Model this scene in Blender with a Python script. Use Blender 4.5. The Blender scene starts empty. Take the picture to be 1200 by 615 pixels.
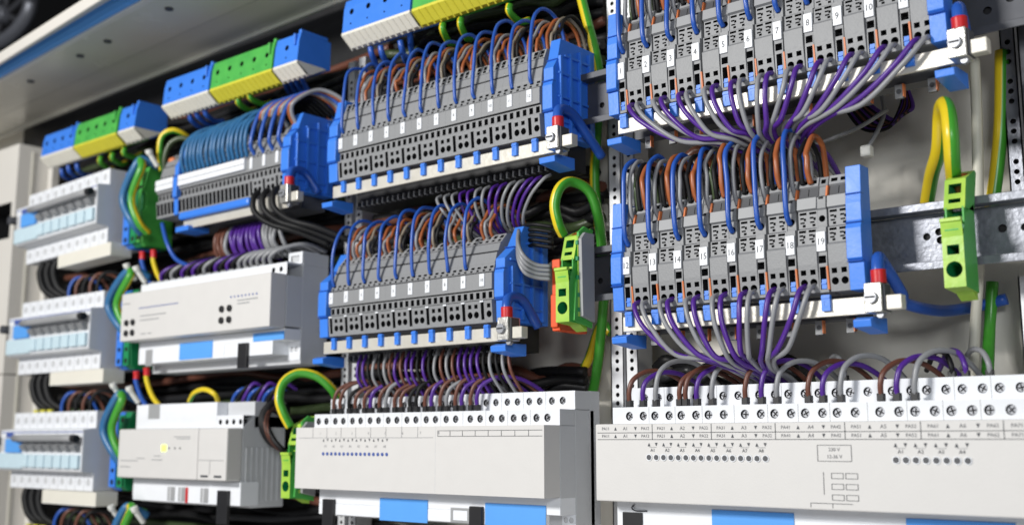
import bpy, bmesh, math, random
from mathutils import Vector, Matrix
random.seed(7)
S = bpy.context.scene
COL = S.collection

# ------------------------------------------------------------------ camera
F = 1300.0; PITCH = math.radians(9.13); PSI = math.radians(40); CAM = Vector((0, -5.6, 0))
cd = bpy.data.cameras.new('camera'); cam = bpy.data.objects.new('camera', cd); COL.objects.link(cam)
cam.location = CAM; cam.rotation_euler = (math.pi/2 + PITCH, 0, PSI)
cd.sensor_width = 36; cd.lens = F/1200*36; cd.clip_start = .05; cd.clip_end = 400
cd.dof.use_dof = True; cd.dof.focus_distance = 6.15; cd.dof.aperture_fstop = cd.lens/1000/.050
S.camera = cam

# ------------------------------------------------------------------ light
w = bpy.data.worlds.new('World'); S.world = w; w.use_nodes = True
bg = w.node_tree.nodes['Background']; bg.inputs[0].default_value = (.80, .84, .92, 1); bg.inputs[1].default_value = .15
def area(name, loc, target, size, power, col):
    l = bpy.data.lights.new(name, 'AREA'); l.shape = 'RECTANGLE'; l.size = size[0]; l.size_y = size[1]
    l.energy = power; l.color = col
    o = bpy.data.objects.new(name, l); COL.objects.link(o); o.location = loc
    o.rotation_euler = (Vector(target) - Vector(loc)).to_track_quat('-Z', 'Y').to_euler()
area('room_lamp', (-8.0, -12.8, 5.0), (-5.0, 0, 1.0), (2.6, 1.6), 1700, (1, .985, .95))
area('right_fill_light', (4.0, -10.5, 2.6), (-2.5, 0, 1.0), (3.0, 1.6), 430, (.93, .97, 1))  # added fill from the right, brightens back plate and module sides
S.view_settings.view_transform = 'Standard'; S.view_settings.look = 'None'
S.view_settings.exposure = 0; S.view_settings.gamma = 1

area('floor_bounce', (-4.0, -9.0, -7.0), (-5.0, 0, 1.5), (9.0, 4.0), 250, (1, .97, .92))
# ------------------------------------------------------------------ helpers
fw = Vector((-math.sin(PSI)*math.cos(PITCH), math.cos(PSI)*math.cos(PITCH), math.sin(PITCH)))
rt = Vector((math.cos(PSI), math.sin(PSI), 0)); up = rt.cross(fw)
def at(u, v, y):                      # measured point of the photograph -> place in the cabinet at depth y
    r = fw + rt*((u-600)/F) + up*((307.5-v)/F)
    return CAM + r*((y-CAM.y)/r.y)

def mat(name, col, rough=.45, metal=0.0, var=.06, scale=9, bump=0.0, bscale=60, emit=0, spec=.5, coat=0, col2=None):
    m = bpy.data.materials.new(name); m.use_nodes = True; n = m.node_tree.nodes; l = m.node_tree.links
    b = n['Principled BSDF']; b.inputs['Metallic'].default_value = metal
    b.inputs['Specular IOR Level'].default_value = spec; b.inputs['Coat Weight'].default_value = coat
    tc = n.new('ShaderNodeTexCoord')
    nz = n.new('ShaderNodeTexNoise'); nz.inputs['Scale'].default_value = scale; nz.inputs['Detail'].default_value = 5
    l.new(tc.outputs['Object'], nz.inputs['Vector'])
    cr = n.new('ShaderNodeMix'); cr.data_type = 'RGBA'
    cr.inputs[6].default_value = (*[c*(1-var) for c in col], 1); cr.inputs[7].default_value = (*(col2 or [min(1, c*(1+var)) for c in col]), 1)
    l.new(nz.outputs['Fac'], cr.inputs[0]); l.new(cr.outputs[2], b.inputs['Base Color'])
    mr = n.new('ShaderNodeMapRange'); mr.inputs['To Min'].default_value = max(.05, rough-.1); mr.inputs['To Max'].default_value = min(1, rough+.1)
    l.new(nz.outputs['Fac'], mr.inputs['Value']); l.new(mr.outputs['Result'], b.inputs['Roughness'])
    if bump:
        n2 = n.new('ShaderNodeTexNoise'); n2.inputs['Scale'].default_value = bscale; n2.inputs['Detail'].default_value = 3
        l.new(tc.outputs['Object'], n2.inputs['Vector'])
        bp = n.new('ShaderNodeBump'); bp.inputs['Strength'].default_value = bump; bp.inputs['Distance'].default_value = .01
        l.new(n2.outputs['Fac'], bp.inputs['Height']); l.new(bp.outputs['Normal'], b.inputs['Normal'])
    if emit:
        b.inputs['Emission Color'].default_value = (*col, 1); b.inputs['Emission Strength'].default_value = emit
    return m
M = {
 'grey': mat('grey_plastic', (.265, .27, .28), .5, bump=.15, bscale=90),
 'dgrey': mat('dark_grey_plastic', (.085, .087, .095), .5),
 'lgrey': mat('light_grey_plastic', (.34, .345, .355), .5),
 'hole': mat('dark_inside', (.012, .012, .014), .7),  # recess walls and grooves near black, their shade put into the colour
 'blue': mat('blue_plastic', (.045, .22, .80), .42, bump=.08),
 'white': mat('white_plastic', (.84, .86, .90), .42, var=.03),
 'case': mat('case_plastic', (.68, .665, .65), .5, var=.025, bump=.1, bscale=150),
 'casegrey': mat('case_side_plastic', (.60, .61, .63), .55, var=.04, bump=.1),
 'cream': mat('cream_plastic', (.80, .77, .68), .5, var=.04),
 'bar': mat('tinned_bar', (.66, .63, .56), .38, .25, var=.05, bump=.2, bscale=25),
 'nickel': mat('nickel', (.60, .59, .56), .38, .85, var=.1, bump=.3, bscale=40),
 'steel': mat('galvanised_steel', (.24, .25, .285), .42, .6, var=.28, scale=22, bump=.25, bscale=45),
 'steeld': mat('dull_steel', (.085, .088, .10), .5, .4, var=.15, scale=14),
 'zinc': mat('white_zinc', (.74, .75, .77), .45, .25, var=.06),
 'back': mat('back_plate_paint', (.80, .765, .69), .6, var=.08, scale=3, bump=.08),
 'frame': mat('frame_paint', (.74, .71, .66), .45, var=.03, scale=2, bump=.05),
 'lip': mat('lip_paint', (.78, .75, .66), .24, var=.04, scale=2, spec=.6),
 'black': mat('black_plastic', (.014, .014, .016), .45),
 'ink': mat('printing_ink', (.06, .065, .075), .6),
 'inkg': mat('faint_ink', (.20, .20, .21), .6),
 'inkb': mat('blue_ink', (.07, .12, .38), .6),
 'tape': mat('blue_label', (.10, .36, .86), .6, var=.04),
 'orange': mat('orange_plastic', (.72, .21, .07), .5),
 'orange2': mat('bright_orange_plastic', (.85, .10, .02), .45),
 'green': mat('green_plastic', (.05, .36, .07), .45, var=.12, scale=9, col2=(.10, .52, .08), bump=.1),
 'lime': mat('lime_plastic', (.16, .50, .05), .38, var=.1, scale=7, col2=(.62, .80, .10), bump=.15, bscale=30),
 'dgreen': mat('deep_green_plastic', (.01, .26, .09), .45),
 'yellow': mat('yellow_plastic', (.70, .64, .05), .5, var=.08),
 'ice': mat('clear_toggle', (.60, .76, .84), .25, var=.08),
 'red': mat('red_sleeve', (.60, .015, .02), .4),
 'led': mat('lit_indicator', (.75, 1.0, .10), .4, emit=2.2),
 'screw': mat('screw_steel', (.36, .37, .40), .45, .8, var=.2),
 'w_blue': mat('blue_wire', (.022, .10, .46), .33, var=.1),
 'w_teal': mat('teal_wire', (.03, .15, .34), .36, var=.1),
 'w_orange': mat('orange_wire', (.38, .11, .035), .36, var=.1),
 'w_brown': mat('brown_wire', (.15, .055, .035), .38, var=.1),
 'w_tan': mat('tan_wire', (.27, .225, .17), .4, var=.1),
 'w_grey': mat('grey_wire', (.28, .285, .30), .36, var=.06),
 'w_black': mat('black_wire', (.010, .010, .011), .5, spec=.25),
 'w_purple': mat('purple_wire', (.085, .022, .27), .34, var=.1),
 'w_olive': mat('olive_wire', (.05, .075, .03), .36),
 'w_green': mat('earth_green', (.06, .34, .03), .33),
 'w_yellow': mat('earth_yellow', (.80, .60, .02), .33),
 'w_putty': mat('putty_cable', (.64, .62, .52), .5, var=.08),
 'w_white': mat('white_cap', (.8, .8, .76), .4),
 'dark': mat('dark_ceiling', (.012, .011, .011), .8),
}

_txt = {}
def text_geo(s):
    if s not in _txt:
        c = bpy.data.curves.new('t', 'FONT'); c.body = s; c.size = 1; c.align_x = 'CENTER'; c.align_y = 'CENTER'; c.resolution_u = 2
        o = bpy.data.objects.new('t', c); COL.objects.link(o)
        bpy.context.view_layer.update()
        me = o.to_mesh()
        _txt[s] = ([tuple(v.co) for v in me.vertices], [tuple(p.vertices) for p in me.polygons])
        o.to_mesh_clear(); bpy.data.objects.remove(o); bpy.data.curves.remove(c)
    return _txt[s]

class MB:
    def __init__(s): s.v = []; s.f = []; s.m = []; s.s = []; s.slots = []
    def slot(s, k):
        if k not in s.slots: s.slots.append(k)
        return s.slots.index(k)
    def face(s, idx, k, sm=False): s.f.append(idx); s.m.append(s.slot(k)); s.s.append(sm)
    def poly(s, pts, k):
        n = len(s.v); s.v += [tuple(p) for p in pts]; s.face(tuple(range(n, n+len(pts))), k)
    def box(s, x0, x1, y0, y1, z0, z1, k):
        n = len(s.v)
        s.v += [(x, y, z) for x in (x0, x1) for y in (y0, y1) for z in (z0, z1)]
        for q in ((0,1,3,2), (4,6,7,5), (0,4,5,1), (2,3,7,6), (0,2,6,4), (1,5,7,3)): s.face(tuple(n+i for i in q), k)
    def prism(s, x0, x1, prof, k, skip=(), segmat={}, cap=True):
        n = len(s.v); m = len(prof)
        s.v += [(x0, y, z) for y, z in prof] + [(x1, y, z) for y, z in prof]
        if cap: s.face(tuple(n+i for i in range(m)), k); s.face(tuple(n+m+i for i in reversed(range(m))), k)
        for i in range(m):
            if i in skip: continue
            j = (i+1) % m; s.face((n+i, n+m+i, n+m+j, n+j), segmat.get(i, k))
    def panel(s, Mp, a0, a1, b0, b1, holes, depth, k, kin='hole'):
        A = {a0, a1}; B = {b0, b1}; H = []
        for h in holes:
            if h[0] == 'c': _, ca, cb, r = h; R = (ca-r, ca+r, cb-r, cb+r)
            else: _, ca, cb, ha, hb = h; R = (ca-ha, ca+ha, cb-hb, cb+hb)
            H.append((h, R)); A |= {R[0], R[1]}; B |= {R[2], R[3]}
        A = sorted(a for a in A if a0-1e-6 <= a <= a1+1e-6); B = sorted(b for b in B if b0-1e-6 <= b <= b1+1e-6)
        for j in range(len(B)-1):
            run = None
            for i in range(len(A)-1):
                ca = (A[i]+A[i+1])/2; cb = (B[j]+B[j+1])/2
                inh = any(R[0] < ca < R[1] and R[2] < cb < R[3] for _, R in H)
                if inh:
                    if run is not None: s.poly([Mp(run, B[j], 0), Mp(A[i], B[j], 0), Mp(A[i], B[j+1], 0), Mp(run, B[j+1], 0)], k); run = None
                elif run is None: run = A[i]
            if run is not None: s.poly([Mp(run, B[j], 0), Mp(A[-1], B[j], 0), Mp(A[-1], B[j+1], 0), Mp(run, B[j+1], 0)], k)
        for h, R in H:
            if h[0] == 'c':
                _, ca, cb, r = h; N = 16; sq = []; ci = []
                for i in range(N):
                    t = math.pi/4 + i*2*math.pi/N; c, d = math.cos(t), math.sin(t); q = r/max(abs(c), abs(d))
                    sq.append((ca+c*q, cb+d*q)); ci.append((ca+c*r*.94, cb+d*r*.94))
                for i in range(N):
                    j = (i+1) % N
                    s.poly([Mp(*sq[i], 0), Mp(*sq[j], 0), Mp(*ci[j], 0), Mp(*ci[i], 0)], k)
                    s.poly([Mp(*ci[i], 0), Mp(*ci[j], 0), Mp(*ci[j], depth), Mp(*ci[i], depth)], kin)
                s.poly([Mp(*c, depth) for c in ci], kin)
            else:
                c4 = [(R[0], R[2]), (R[1], R[2]), (R[1], R[3]), (R[0], R[3])]
                for i in range(4):
                    p, q = c4[i], c4[(i+1) % 4]
                    s.poly([Mp(*p, 0), Mp(*q, 0), Mp(*q, depth), Mp(*p, depth)], kin)
                s.poly([Mp(*c, depth) for c in c4], kin)
    def disc(s, c, r, y0, y1, k, n=14, ax='y'):      # a short cylinder along y, z or x
        st = len(s.v)
        for t in (y0, y1):
            for i in range(n):
                a = 2*math.pi*i/n; p, q = math.cos(a)*r, math.sin(a)*r
                s.v.append((c[0]+p, t, c[1]+q) if ax == 'y' else ((c[0]+p, c[1]+q, t) if ax == 'z' else (t, c[0]+p, c[1]+q)))
        for i in range(n):
            j = (i+1) % n; s.face((st+i, st+j, st+n+j, st+n+i), k, True)
        s.face(tuple(st+i for i in range(n)), k); s.face(tuple(st+n+i for i in reversed(range(n))), k)
    def text(s, str_, x, y, z, size, k, wide=1.0):
        vs, fs = text_geo(str_); n = len(s.v)
        s.v += [(x+vx*size*wide, y, z+vy*size) for vx, vy, _ in vs]
        for f in fs: s.face(tuple(n+i for i in f), k)
    def tube(s, pts, r, k, seg=9, step=6, k2=None, frac=.4, twist=1.2, r1=None, phase=None):
        if k2 and phase is None: phase = .9 if pts[1][2] < pts[0][2] else -.9
        P = [Vector(p) for p in pts]
        if phase is None: phase = random.random()*6
        Q = []
        if len(P) == 2: Q = [P[0].lerp(P[1], i/step) for i in range(step+1)]
        else:
            for i in range(len(P)-1):
                p0 = P[i-1] if i else P[0]*2-P[1]; p3 = P[i+2] if i+2 < len(P) else P[-1]*2-P[-2]
                p1, p2 = P[i], P[i+1]
                for j in range(step):
                    t = j/step
                    Q.append(.5*((2*p1)+(p2-p0)*t+(2*p0-5*p1+4*p2-p3)*t*t+(3*p1-p0-3*p2+p3)*t**3))
            Q.append(P[-1])
        nrm = None; st = len(s.v); n = len(Q)
        for i, q in enumerate(Q):
            t = (Q[min(i+1, n-1)]-Q[max(i-1, 0)]).normalized()
            if nrm is None: nrm = t.cross(Vector((.3, 1, .2))).normalized()
            nrm = (nrm - t*nrm.dot(t)).normalized(); b = t.cross(nrm)
            rr = r if r1 is None else r+(r1-r)*i/(n-1)
            for j in range(seg):
                a = 2*math.pi*j/seg + phase + twist*i/n; s.v.append(tuple(q+nrm*math.cos(a)*rr+b*math.sin(a)*rr))
        for i in range(n-1):
            for j in range(seg):
                kk = k2 if (k2 and j < seg*frac) else k
                s.face((st+i*seg+j, st+i*seg+(j+1) % seg, st+(i+1)*seg+(j+1) % seg, st+(i+1)*seg+j), kk, True)
        s.face(tuple(st+j for j in range(seg)), k); s.face(tuple(st+(n-1)*seg+j for j in reversed(range(seg))), k)
    def mesh(s, name):
        me = bpy.data.meshes.new(name); me.from_pydata(s.v, [], s.f)
        for k in s.slots: me.materials.append(M[k])
        me.polygons.foreach_set('material_index', s.m); me.polygons.foreach_set('use_smooth', s.s)
        bm = bmesh.new(); bm.from_mesh(me); bmesh.ops.recalc_face_normals(bm, faces=bm.faces); bm.to_mesh(me); bm.free()
        return me
    def build(s, name, parent=None, bevel=0, loc=None):
        return put(s.mesh(name), name, parent, bevel, loc)
def put(me, name, parent=None, bevel=0, loc=None):
    o = bpy.data.objects.new(name, me); COL.objects.link(o)
    if parent is not None: o.parent = parent
    if loc is not None: o.location = loc
    if bevel:
        b = o.modifiers.new('bevel', 'BEVEL'); b.width = bevel; b.segments = 2; b.limit_method = 'ANGLE'; b.angle_limit = math.radians(40)
    return o
def tag(o, label, cat, group=None):
    o['label'] = label; o['category'] = cat
    if group: o['group'] = group
    return o
def thing(name, loc, label, cat, group=None):
    o = bpy.data.objects.new(name, None); COL.objects.link(o); o.location = loc; o.empty_display_size = .1
    return tag(o, label, cat, group)
def structure(o): o['kind'] = 'structure'; return o
ORD = ['first', 'second', 'third', 'fourth', 'fifth', 'sixth', 'seventh', 'eighth', 'ninth', 'tenth', 'eleventh', 'twelfth', 'thirteenth',
       'fourteenth', 'fifteenth', 'sixteenth', 'seventeenth', 'eighteenth', 'nineteenth', 'twentieth', 'twenty-first', 'twenty-second',
       'twenty-third', 'twenty-fourth', 'twenty-fifth', 'twenty-sixth', 'twenty-seventh', 'twenty-eighth', 'twenty-ninth', 'thirtieth']
FAR = MB(); FARW = ('wires hanging below the lower middle strip', 'dark wires curling', 'black wires behind the grey', 'wires on top of the four', 'wires between the breaker', 'wires above the lit', 'wires hanging below the upper left', 'black wires arching into', 'brown wires arching into')
def wire(pts, r, k, label, group, name='wire', cat='wire', k2=None, sleeve=None, seg=8, twist=1.2, step=6, frac=.4):
    if group and group.startswith(FARW): FAR.tube(pts, r, k, seg=seg, step=step); return None
    mb = MB(); mb.tube(pts, r, k, seg=seg, k2=k2, twist=twist, step=step, frac=frac); o = mb.build(name); tag(o, label, cat, group)
    if sleeve:
        q = Vector(pts[0]); sw, sz0, sz1 = sleeve; b = MB(); b.box(q.x-sw, q.x+sw, q.y-sw, q.y+sw, q.z+sz0, q.z+sz1, 'black')
        b.build('sleeve', o, bevel=.003)
    return o
def jit(a): return random.uniform(-a, a)

# ------------------------------------------------------------------ setting: back plate, frame, lip, dark room
mb = MB(); mb.box(-30, 6, .45, .5, -6, 4.4, 'back'); structure(mb.build('back_plate'))
mb = MB(); mb.box(-40, 20, 14, 14.2, -10, 30, 'dark'); mb.box(-40, 20, -3.5, 14, 11, 11.2, 'dark'); structure(mb.build('dark_ceiling'))
mb = MB(); mb.box(-12.5, -6.62, .40, .44, -3, 3.0, 'black'); mb.box(-12.5, -4.15, .38, .44, 3.0, 4.4, 'black'); mb.box(-6.62, -4.15, .40, .44, 2.45, 3.0, 'black'); structure(mb.build('dark_gap_backing'))  # black sheets added so the shaded gaps behind the rows stay dark
# cabinet side frame with a square cut-out and a seam
fr = thing('cabinet_post', (-11.15, -.3, -3), 'off-white painted steel cabinet frame post at the far left with square cutout', 'cabinet side')
def rel(o, p): o.location = (-p.location.x, -p.location.y, -p.location.z); return o
for za, zb in ((-5, .66), (.672, 3.06)):
    mb = MB()
    hs = [('r', -11.65, 2.26, .42, .19)] if zb > 1 else []
    mb.panel(lambda a, b, d: (a, -.3+d, b), -14, -11.15, za, zb, hs, .5, 'frame')
    mb.poly([(-11.15, -.3, za), (-11.15, .10, za), (-11.15, .10, zb), (-11.15, -.3, zb)], 'frame')
    mb.poly([(-14, -.3, zb), (-11.15, -.3, zb), (-11.15, .10, zb), (-14, .10, zb)], 'frame')
    mb.poly([(-14, -.3, za), (-11.15, -.3, za), (-11.15, .10, za), (-14, .10, za)], 'frame')
    rel(mb.build('frame_panel', fr), fr)
mb = MB(); mb.box(-11.14, -11.05, .02, .10, -5, 3.0, 'frame'); mb.box(-11.148, -11.14, -.16, -.13, -5, 3.0, 'lip'); rel(mb.build('inner_return', fr, .004), fr)
# top lip beam: lofted between its two ends
lp = thing('cabinet_top_rail', (-8, -.8, 3.25), 'wide painted cabinet top rail with blue gasket running across upper left', 'top rail')
def line(p, q, x): t = (x-p[0])/(q[0]-p[0]); return p[1]+(q[1]-p[1])*t
XL, XR = -16, -4.9
LS = 1.0923
ed = {'white0': ((-9.1, -1.47), (-7.75, -1.72)), 'white1': ((-9.36, -1.385), (-7.42, -1.56)), 'blue0': ((-9.62, -1.248), (-7.28, -1.425)),
      'blue1': ((-9.8, -1.17), (-7.18, -1.35)), 'line1': ((-9.86, -1.13), (-7.14, -1.30)), 'seam': ((-10.9, -.62), (-6.52, -.80)),
      'back': ((-11.7, -.25), (-6.03, -.40))}
def E_(k, x): return -5.6+(line(*ed[k], x/LS)+5.6)*LS
def loft(name, prof, k, bev=0):
    mb = MB(); A = [(XL, E_(e, XL)+dy, z*LS) for e, dy, z in prof]; B = [(XR, E_(e, XR)+dy, z*LS) for e, dy, z in prof]
    n = len(A); mb.v = A+B
    for i in range(n): mb.face((i, (i+1) % n, n+(i+1) % n, n+i), k)
    mb.face(tuple(range(n)), k); mb.face(tuple(range(2*n-1, n-1, -1)), k)
    rel(mb.build(name, lp, bev), lp)
loft('front_flange', [('white1', 0, 3.235), ('white1', -.01, 3.325), ('white1', .03, 3.335), ('white1', .03, 3.235)], 'frame', .008)
loft('gutter', [('white1', .03, 3.29), ('blue0', 0, 3.33), ('blue0', 0, 3.36), ('white1', .03, 3.36)], 'lip')
loft('gasket', [('blue1', .0, 3.245), ('blue1', -.05, 3.250), ('blue0', .02, 3.30), ('blue0', 0, 3.36), ('blue1', 0, 3.36)], 'w_teal' if 0 else 'tape', .01)
loft('edge_bead', [('blue1', .0, 3.232), ('line1', 0, 3.232), ('line1', 0, 3.33), ('blue1', 0, 3.33)], 'frame', .006)
loft('underside', [('line1', 0, 3.25), ('seam', 0, 3.25), ('seam', .03, 3.262), ('back', 0, 3.262), ('back', 0, 3.232), ('back', .03, 3.232), ('back', .05, 3.36), ('line1', 0, 3.34)], 'lip')
mb = MB()
for u, v in ((36, 95), (94, 65), (126, 48), (198, 10)):
    p = at(u, v, -1.0); t = 3.55/(p.z); q = CAM + (p-CAM)*t; mb.disc((q.x, q.y), .035, 3.535, 3.549, 'steeld', ax='z')
rel(mb.build('screw_head', lp), lp)
# extractor fan far above left
fn = thing('extractor_fan', (-10.9, -1.0, 4.6), 'blurred grey ring fan in the dark above the top rail', 'fan')
fc = at(6, 18, 1.5); fc2 = fc.copy()
mb = MB()
R0 = [fc + Vector((math.cos(a)*.78, 0, math.sin(a)*.38)) for a in [i*math.pi/12 for i in range(25)]]
mb.tube(R0, .10, 'steel', seg=10, step=2); rel(mb.build('fan_ring', fn), fn)
mb = MB(); mb.disc((fc.x, fc.z), .13, fc.y-.12, fc.y+.05, 'steel'); rel(mb.build('fan_hub', fn, .02), fn)
for i in range(5):
    a = i*2*math.pi/5+.4; mb = MB(); d = Vector((math.cos(a), 0, math.sin(a)*.5)); mb.tube([fc+d*.1, fc+d*.42+Vector((0, .03, .04)), fc+d*.7], .035, 'steeld', seg=6, r1=.06); rel(mb.build('fan_blade', fn), fn)

# ------------------------------------------------------------------ rails and slotted posts
def din_rail(x0, x1, z0, label, holes=(), k='steel', yr=0.0):
    t = thing('mounting_rail', (x0, yr, z0), label, 'rail', 'horizontal mounting rails')
    mb = MB(); h = .165
    # web recessed, flanges forward
    mb.panel(lambda a, b, d: (a, .06+d, b), 0, x1-x0, -.125, .125, holes, .02, k)
    for s in (1, -1):
        z1, z2 = s*.125, s*.165
        mb.box(0, x1-x0, -.02, .06, min(z1, z1+s*.008), max(z1, z1+s*.008), k)
        mb.box(0, x1-x0, -.028, -.02, min(z1, z2), max(z1, z2), k)
    o = mb.build('rail_profile', t, .003)
    return t
din_rail(-2.3, -.9, .985, 'grey steel mounting rail crossing the right side, green earth terminal clipped on it', [('c', .40, .012, .020), ('c', .46, .030, .020), ('c', .465, -.012, .020), ('c', .758, .010, .022), ('c', .858, .005, .020), ('c', .96, .03, .045)], yr=-.2)
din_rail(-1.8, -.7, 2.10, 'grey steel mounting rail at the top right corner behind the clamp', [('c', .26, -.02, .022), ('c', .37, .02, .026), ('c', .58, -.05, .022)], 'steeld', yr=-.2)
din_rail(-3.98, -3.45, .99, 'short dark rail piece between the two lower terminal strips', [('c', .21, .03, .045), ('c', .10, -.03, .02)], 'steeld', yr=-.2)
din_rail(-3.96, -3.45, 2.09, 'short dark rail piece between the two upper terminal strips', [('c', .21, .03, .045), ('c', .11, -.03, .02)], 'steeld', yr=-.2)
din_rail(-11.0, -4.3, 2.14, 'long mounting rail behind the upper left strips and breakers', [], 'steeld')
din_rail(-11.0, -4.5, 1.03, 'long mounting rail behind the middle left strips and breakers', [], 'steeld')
def slotted(xc, w, z0, z1, y, label, k='zinc'):
    mb = MB(); hs = []; z = z0+.06; i = 0
    while z < z1-.05:
        hs.append(('c', 0, z, .015)); i += 1; z += (.052 if i % 3 else .105)
    mb.panel(lambda a, b, d: (a, d, b), -w/2, w/2, z0, z1, hs, .03, k)
    for s in (-1, 1): mb.box(min(s*w/2, s*w/2-s*.008), max(s*w/2, s*w/2-s*.008), 0, .16, z0, z1, k)
    o = mb.build('slotted_post', None, 0, (xc, y, 0)); tag(o, label, 'post', 'slotted upright posts'); return o
slotted(-3.965, .098, -1.5, 4.0, .15, 'white slotted upright post with round holes, left one beside the terminal tagged 12')
slotted(-3.855, .092, -1.5, 4.0, .15, 'white slotted upright post with round holes, right one beside the terminal tagged 12')
slotted(-6.51, .09, -1.5, 3.02, .15, 'grey slotted upright post behind the upper middle strip, left one of the pair')
slotted(-6.39, .09, -1.5, 3.03, .15, 'grey slotted upright post behind the upper middle strip, right one of the pair')
slotted(-1.545, .075, 1.22, 2.3, .18, 'grey slotted upright bracket above the rail at the far right', 'steel')
slotted(-1.52, .10, -.5, .80, .15, 'grey slotted upright bracket below the rail at the far right edge', 'zinc')
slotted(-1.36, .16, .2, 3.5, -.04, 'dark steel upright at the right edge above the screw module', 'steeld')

# ------------------------------------------------------------------ terminal strips
def seg_map(p, q, x0=0):
    t = Vector((q[0]-p[0], q[1]-p[1])); L = t.length; t /= L; n = (t[1], -t[0])
    return (lambda a, b, d: (x0+a, p[0]+t[0]*b+n[0]*d, p[1]+t[1]*b+n[1]*d)), L
def terminal_mesh(name, w, prof, holes, k='grey', segmat={}, depth=.05):
    mb = MB(); h = w/2-.0005
    mb.prism(-h, h, prof, k, skip=tuple(holes.keys()), segmat=segmat)
    for i, hl in holes.items():
        Mp, L = seg_map(prof[i], prof[(i+1) % len(prof)])
        mb.panel(Mp, -h, h, 0, L, [((x[0], x[1], x[2]*L) + tuple(x[3:])) for x in hl], depth, segmat.get(i, k))
    return mb.mesh(name)
# right hand type: pairs of tall terminals and a single tagged one
PR = [(-.31, .724), (-.455, .724), (-.472, .865), (-.476, .955), (-.462, .968), (-.458, 1.045), (-.440, 1.052), (-.440, 1.14), (-.462, 1.148),
      (-.455, 1.205), (-.415, 1.212), (-.385, 1.262), (-.400, 1.268), (-.365, 1.315), (-.31, 1.335)]
def shallow(prof, q): return [(y if y < -.45 or y > -.32 else -.45+(y+.45)*q, z) for y, z in prof]
PR = shallow(PR, .5)
def pat(cx, extra=0):
    return [('r', cx, .86, .019, .006), ('r', cx-.007, .60, .010, .0045), ('r', cx+.009, .52, .006, .007), ('r', cx-.004, .34, .012, .004), ('r', cx+.004, .16, .008, .006)]
dbl = terminal_mesh('double_terminal', .103, PR, {
    1: [('r', -.025, .72, .014, .013), ('r', .025, .72, .014, .013), ('c', -.025, .36, .020), ('c', .025, .36, .020)],
    4: pat(-.026)+pat(.026), 6: pat(-.026)+pat(.026),
    12: [('r', -.025, .5, .017, .010), ('r', .025, .5, .017, .010)], 10: [('r', .0, .5, .002, .02)]},
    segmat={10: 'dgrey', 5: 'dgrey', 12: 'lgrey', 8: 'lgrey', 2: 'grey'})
PS = [(-.31, .724), (-.455, .724), (-.462, .86), (-.462, .915), (-.462, 1.03), (-.462, 1.05), (-.440, 1.052), (-.440, 1.14), (-.455, 1.148),
      (-.450, 1.205), (-.400, 1.215), (-.375, 1.262), (-.385, 1.268), (-.350, 1.315), (-.31, 1.33)]
PS = shallow(PS, .5)
sgl = terminal_mesh('single_terminal', .050, PS, {
    1: [('r', 0, .52, .016, .056)], 2: [('r', 0, .50, .019, .019)], 6: [('c', 0, .5, .018)], 9: [('r', 0, .5, .012, .018)], 12: [('r', 0, .5, .012, .012)]},
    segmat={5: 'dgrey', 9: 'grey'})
def slider_mesh():
    mb = MB(); mb.box(-.0125, .0125, -.452, -.42, .742, .79, 'blue'); mb.box(-.0125, .0125, -.458, -.452, .765, .772, 'blue'); return mb.mesh('slider')
sli = slider_mesh()
def tab_mesh(w=.022):
    mb = MB(); mb.panel(lambda a, b, d: (a, -.482+d, b), -w, w, .628, .708, [('r', 0, .665, .008, .012)], .012, 'blue', 'hole')
    mb.box(-w, w, -.4805, -.462, .629, .707, 'blue'); mb.box(-w, w, -.486, -.478, .69, .7, 'blue'); return mb.mesh('switch_tab')
tabm = tab_mesh()
def marker_mesh(s, w=.0225, z0=.925, z1=1.022, y=-.474, ts=.042):
    mb = MB(); mb.box(-w, w, y, -.455, z0, z1, 'white')
    if s: mb.text(s, 0, y-.0015, (z0+z1)/2-.002, ts, 'ink', .9)
    return mb.mesh('marker_tag')
orm = MB()
orm.prism(-.004, .004, [(-.31, .735), (-.462, .735), (-.477, .850), (-.31, .850)], 'orange')
orm = orm.mesh('separator'); orm2 = MB(); orm2.prism(-.0045, .0045, [(-.31, 1.208), (-.447, 1.208), (-.432, 1.262), (-.31, 1.262)], 'orange'); orm2 = orm2.mesh('upper_separator')
def end_plate(parent, x0, x1, z0, side, recess=0, name='end_plate', ribs=True, yb=-.05):
    r = recess
    prof = [(yb, .72), (-.468, .72), (-.475, .86), (-.492, .872), (-.492, 1.02), (-.478, 1.06), (-.478, 1.145-r*.2), (-.470+r*.6, 1.20), (-.462+r, 1.335), (yb, 1.335)]
    mb = MB(); prof = [(y, z) for y, z in prof]
    mb.prism(x0, x1, prof, 'blue')
    for z in (.855, 1.045, 1.19):       # shallow grooves across the front
        yy = -.48 if z < 1.1 else -.466+r*.5
        mb.box(x0-.001, x1+.001, yy-.014, yy+.03, z, z+.006, 'w_blue')
    if ribs:                        # stiffening ribs on the open side
        s = 1 if side > 0 else -1; xa = x1 if s > 0 else x0
        for y in (-.43, -.33, -.23, -.13): mb.box(min(xa, xa+s*.022), max(xa, xa+s*.022), y, y+.02, .74, 1.30-max(0, r-.0)*max(0, (-.2-y))*6, 'blue')
        for z in (.80, .95, 1.10, 1.22): mb.box(min(xa, xa+s*.018), max(xa, xa+s*.018), -.44+(r if z > 1.15 else 0), -.1, z, z+.014, 'blue')
    return mb.build(name, parent, .004, (0, 0, z0))
def foot(parent, x0, x1, z0):
    mb = MB(); mb.prism(x0, x1, [(-.30, .515), (-.50, .535), (-.505, .57), (-.46, .585), (-.30, .59)], 'blue'); return mb.build('bar_support', parent, .004, (0, 0, z0))
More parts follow.
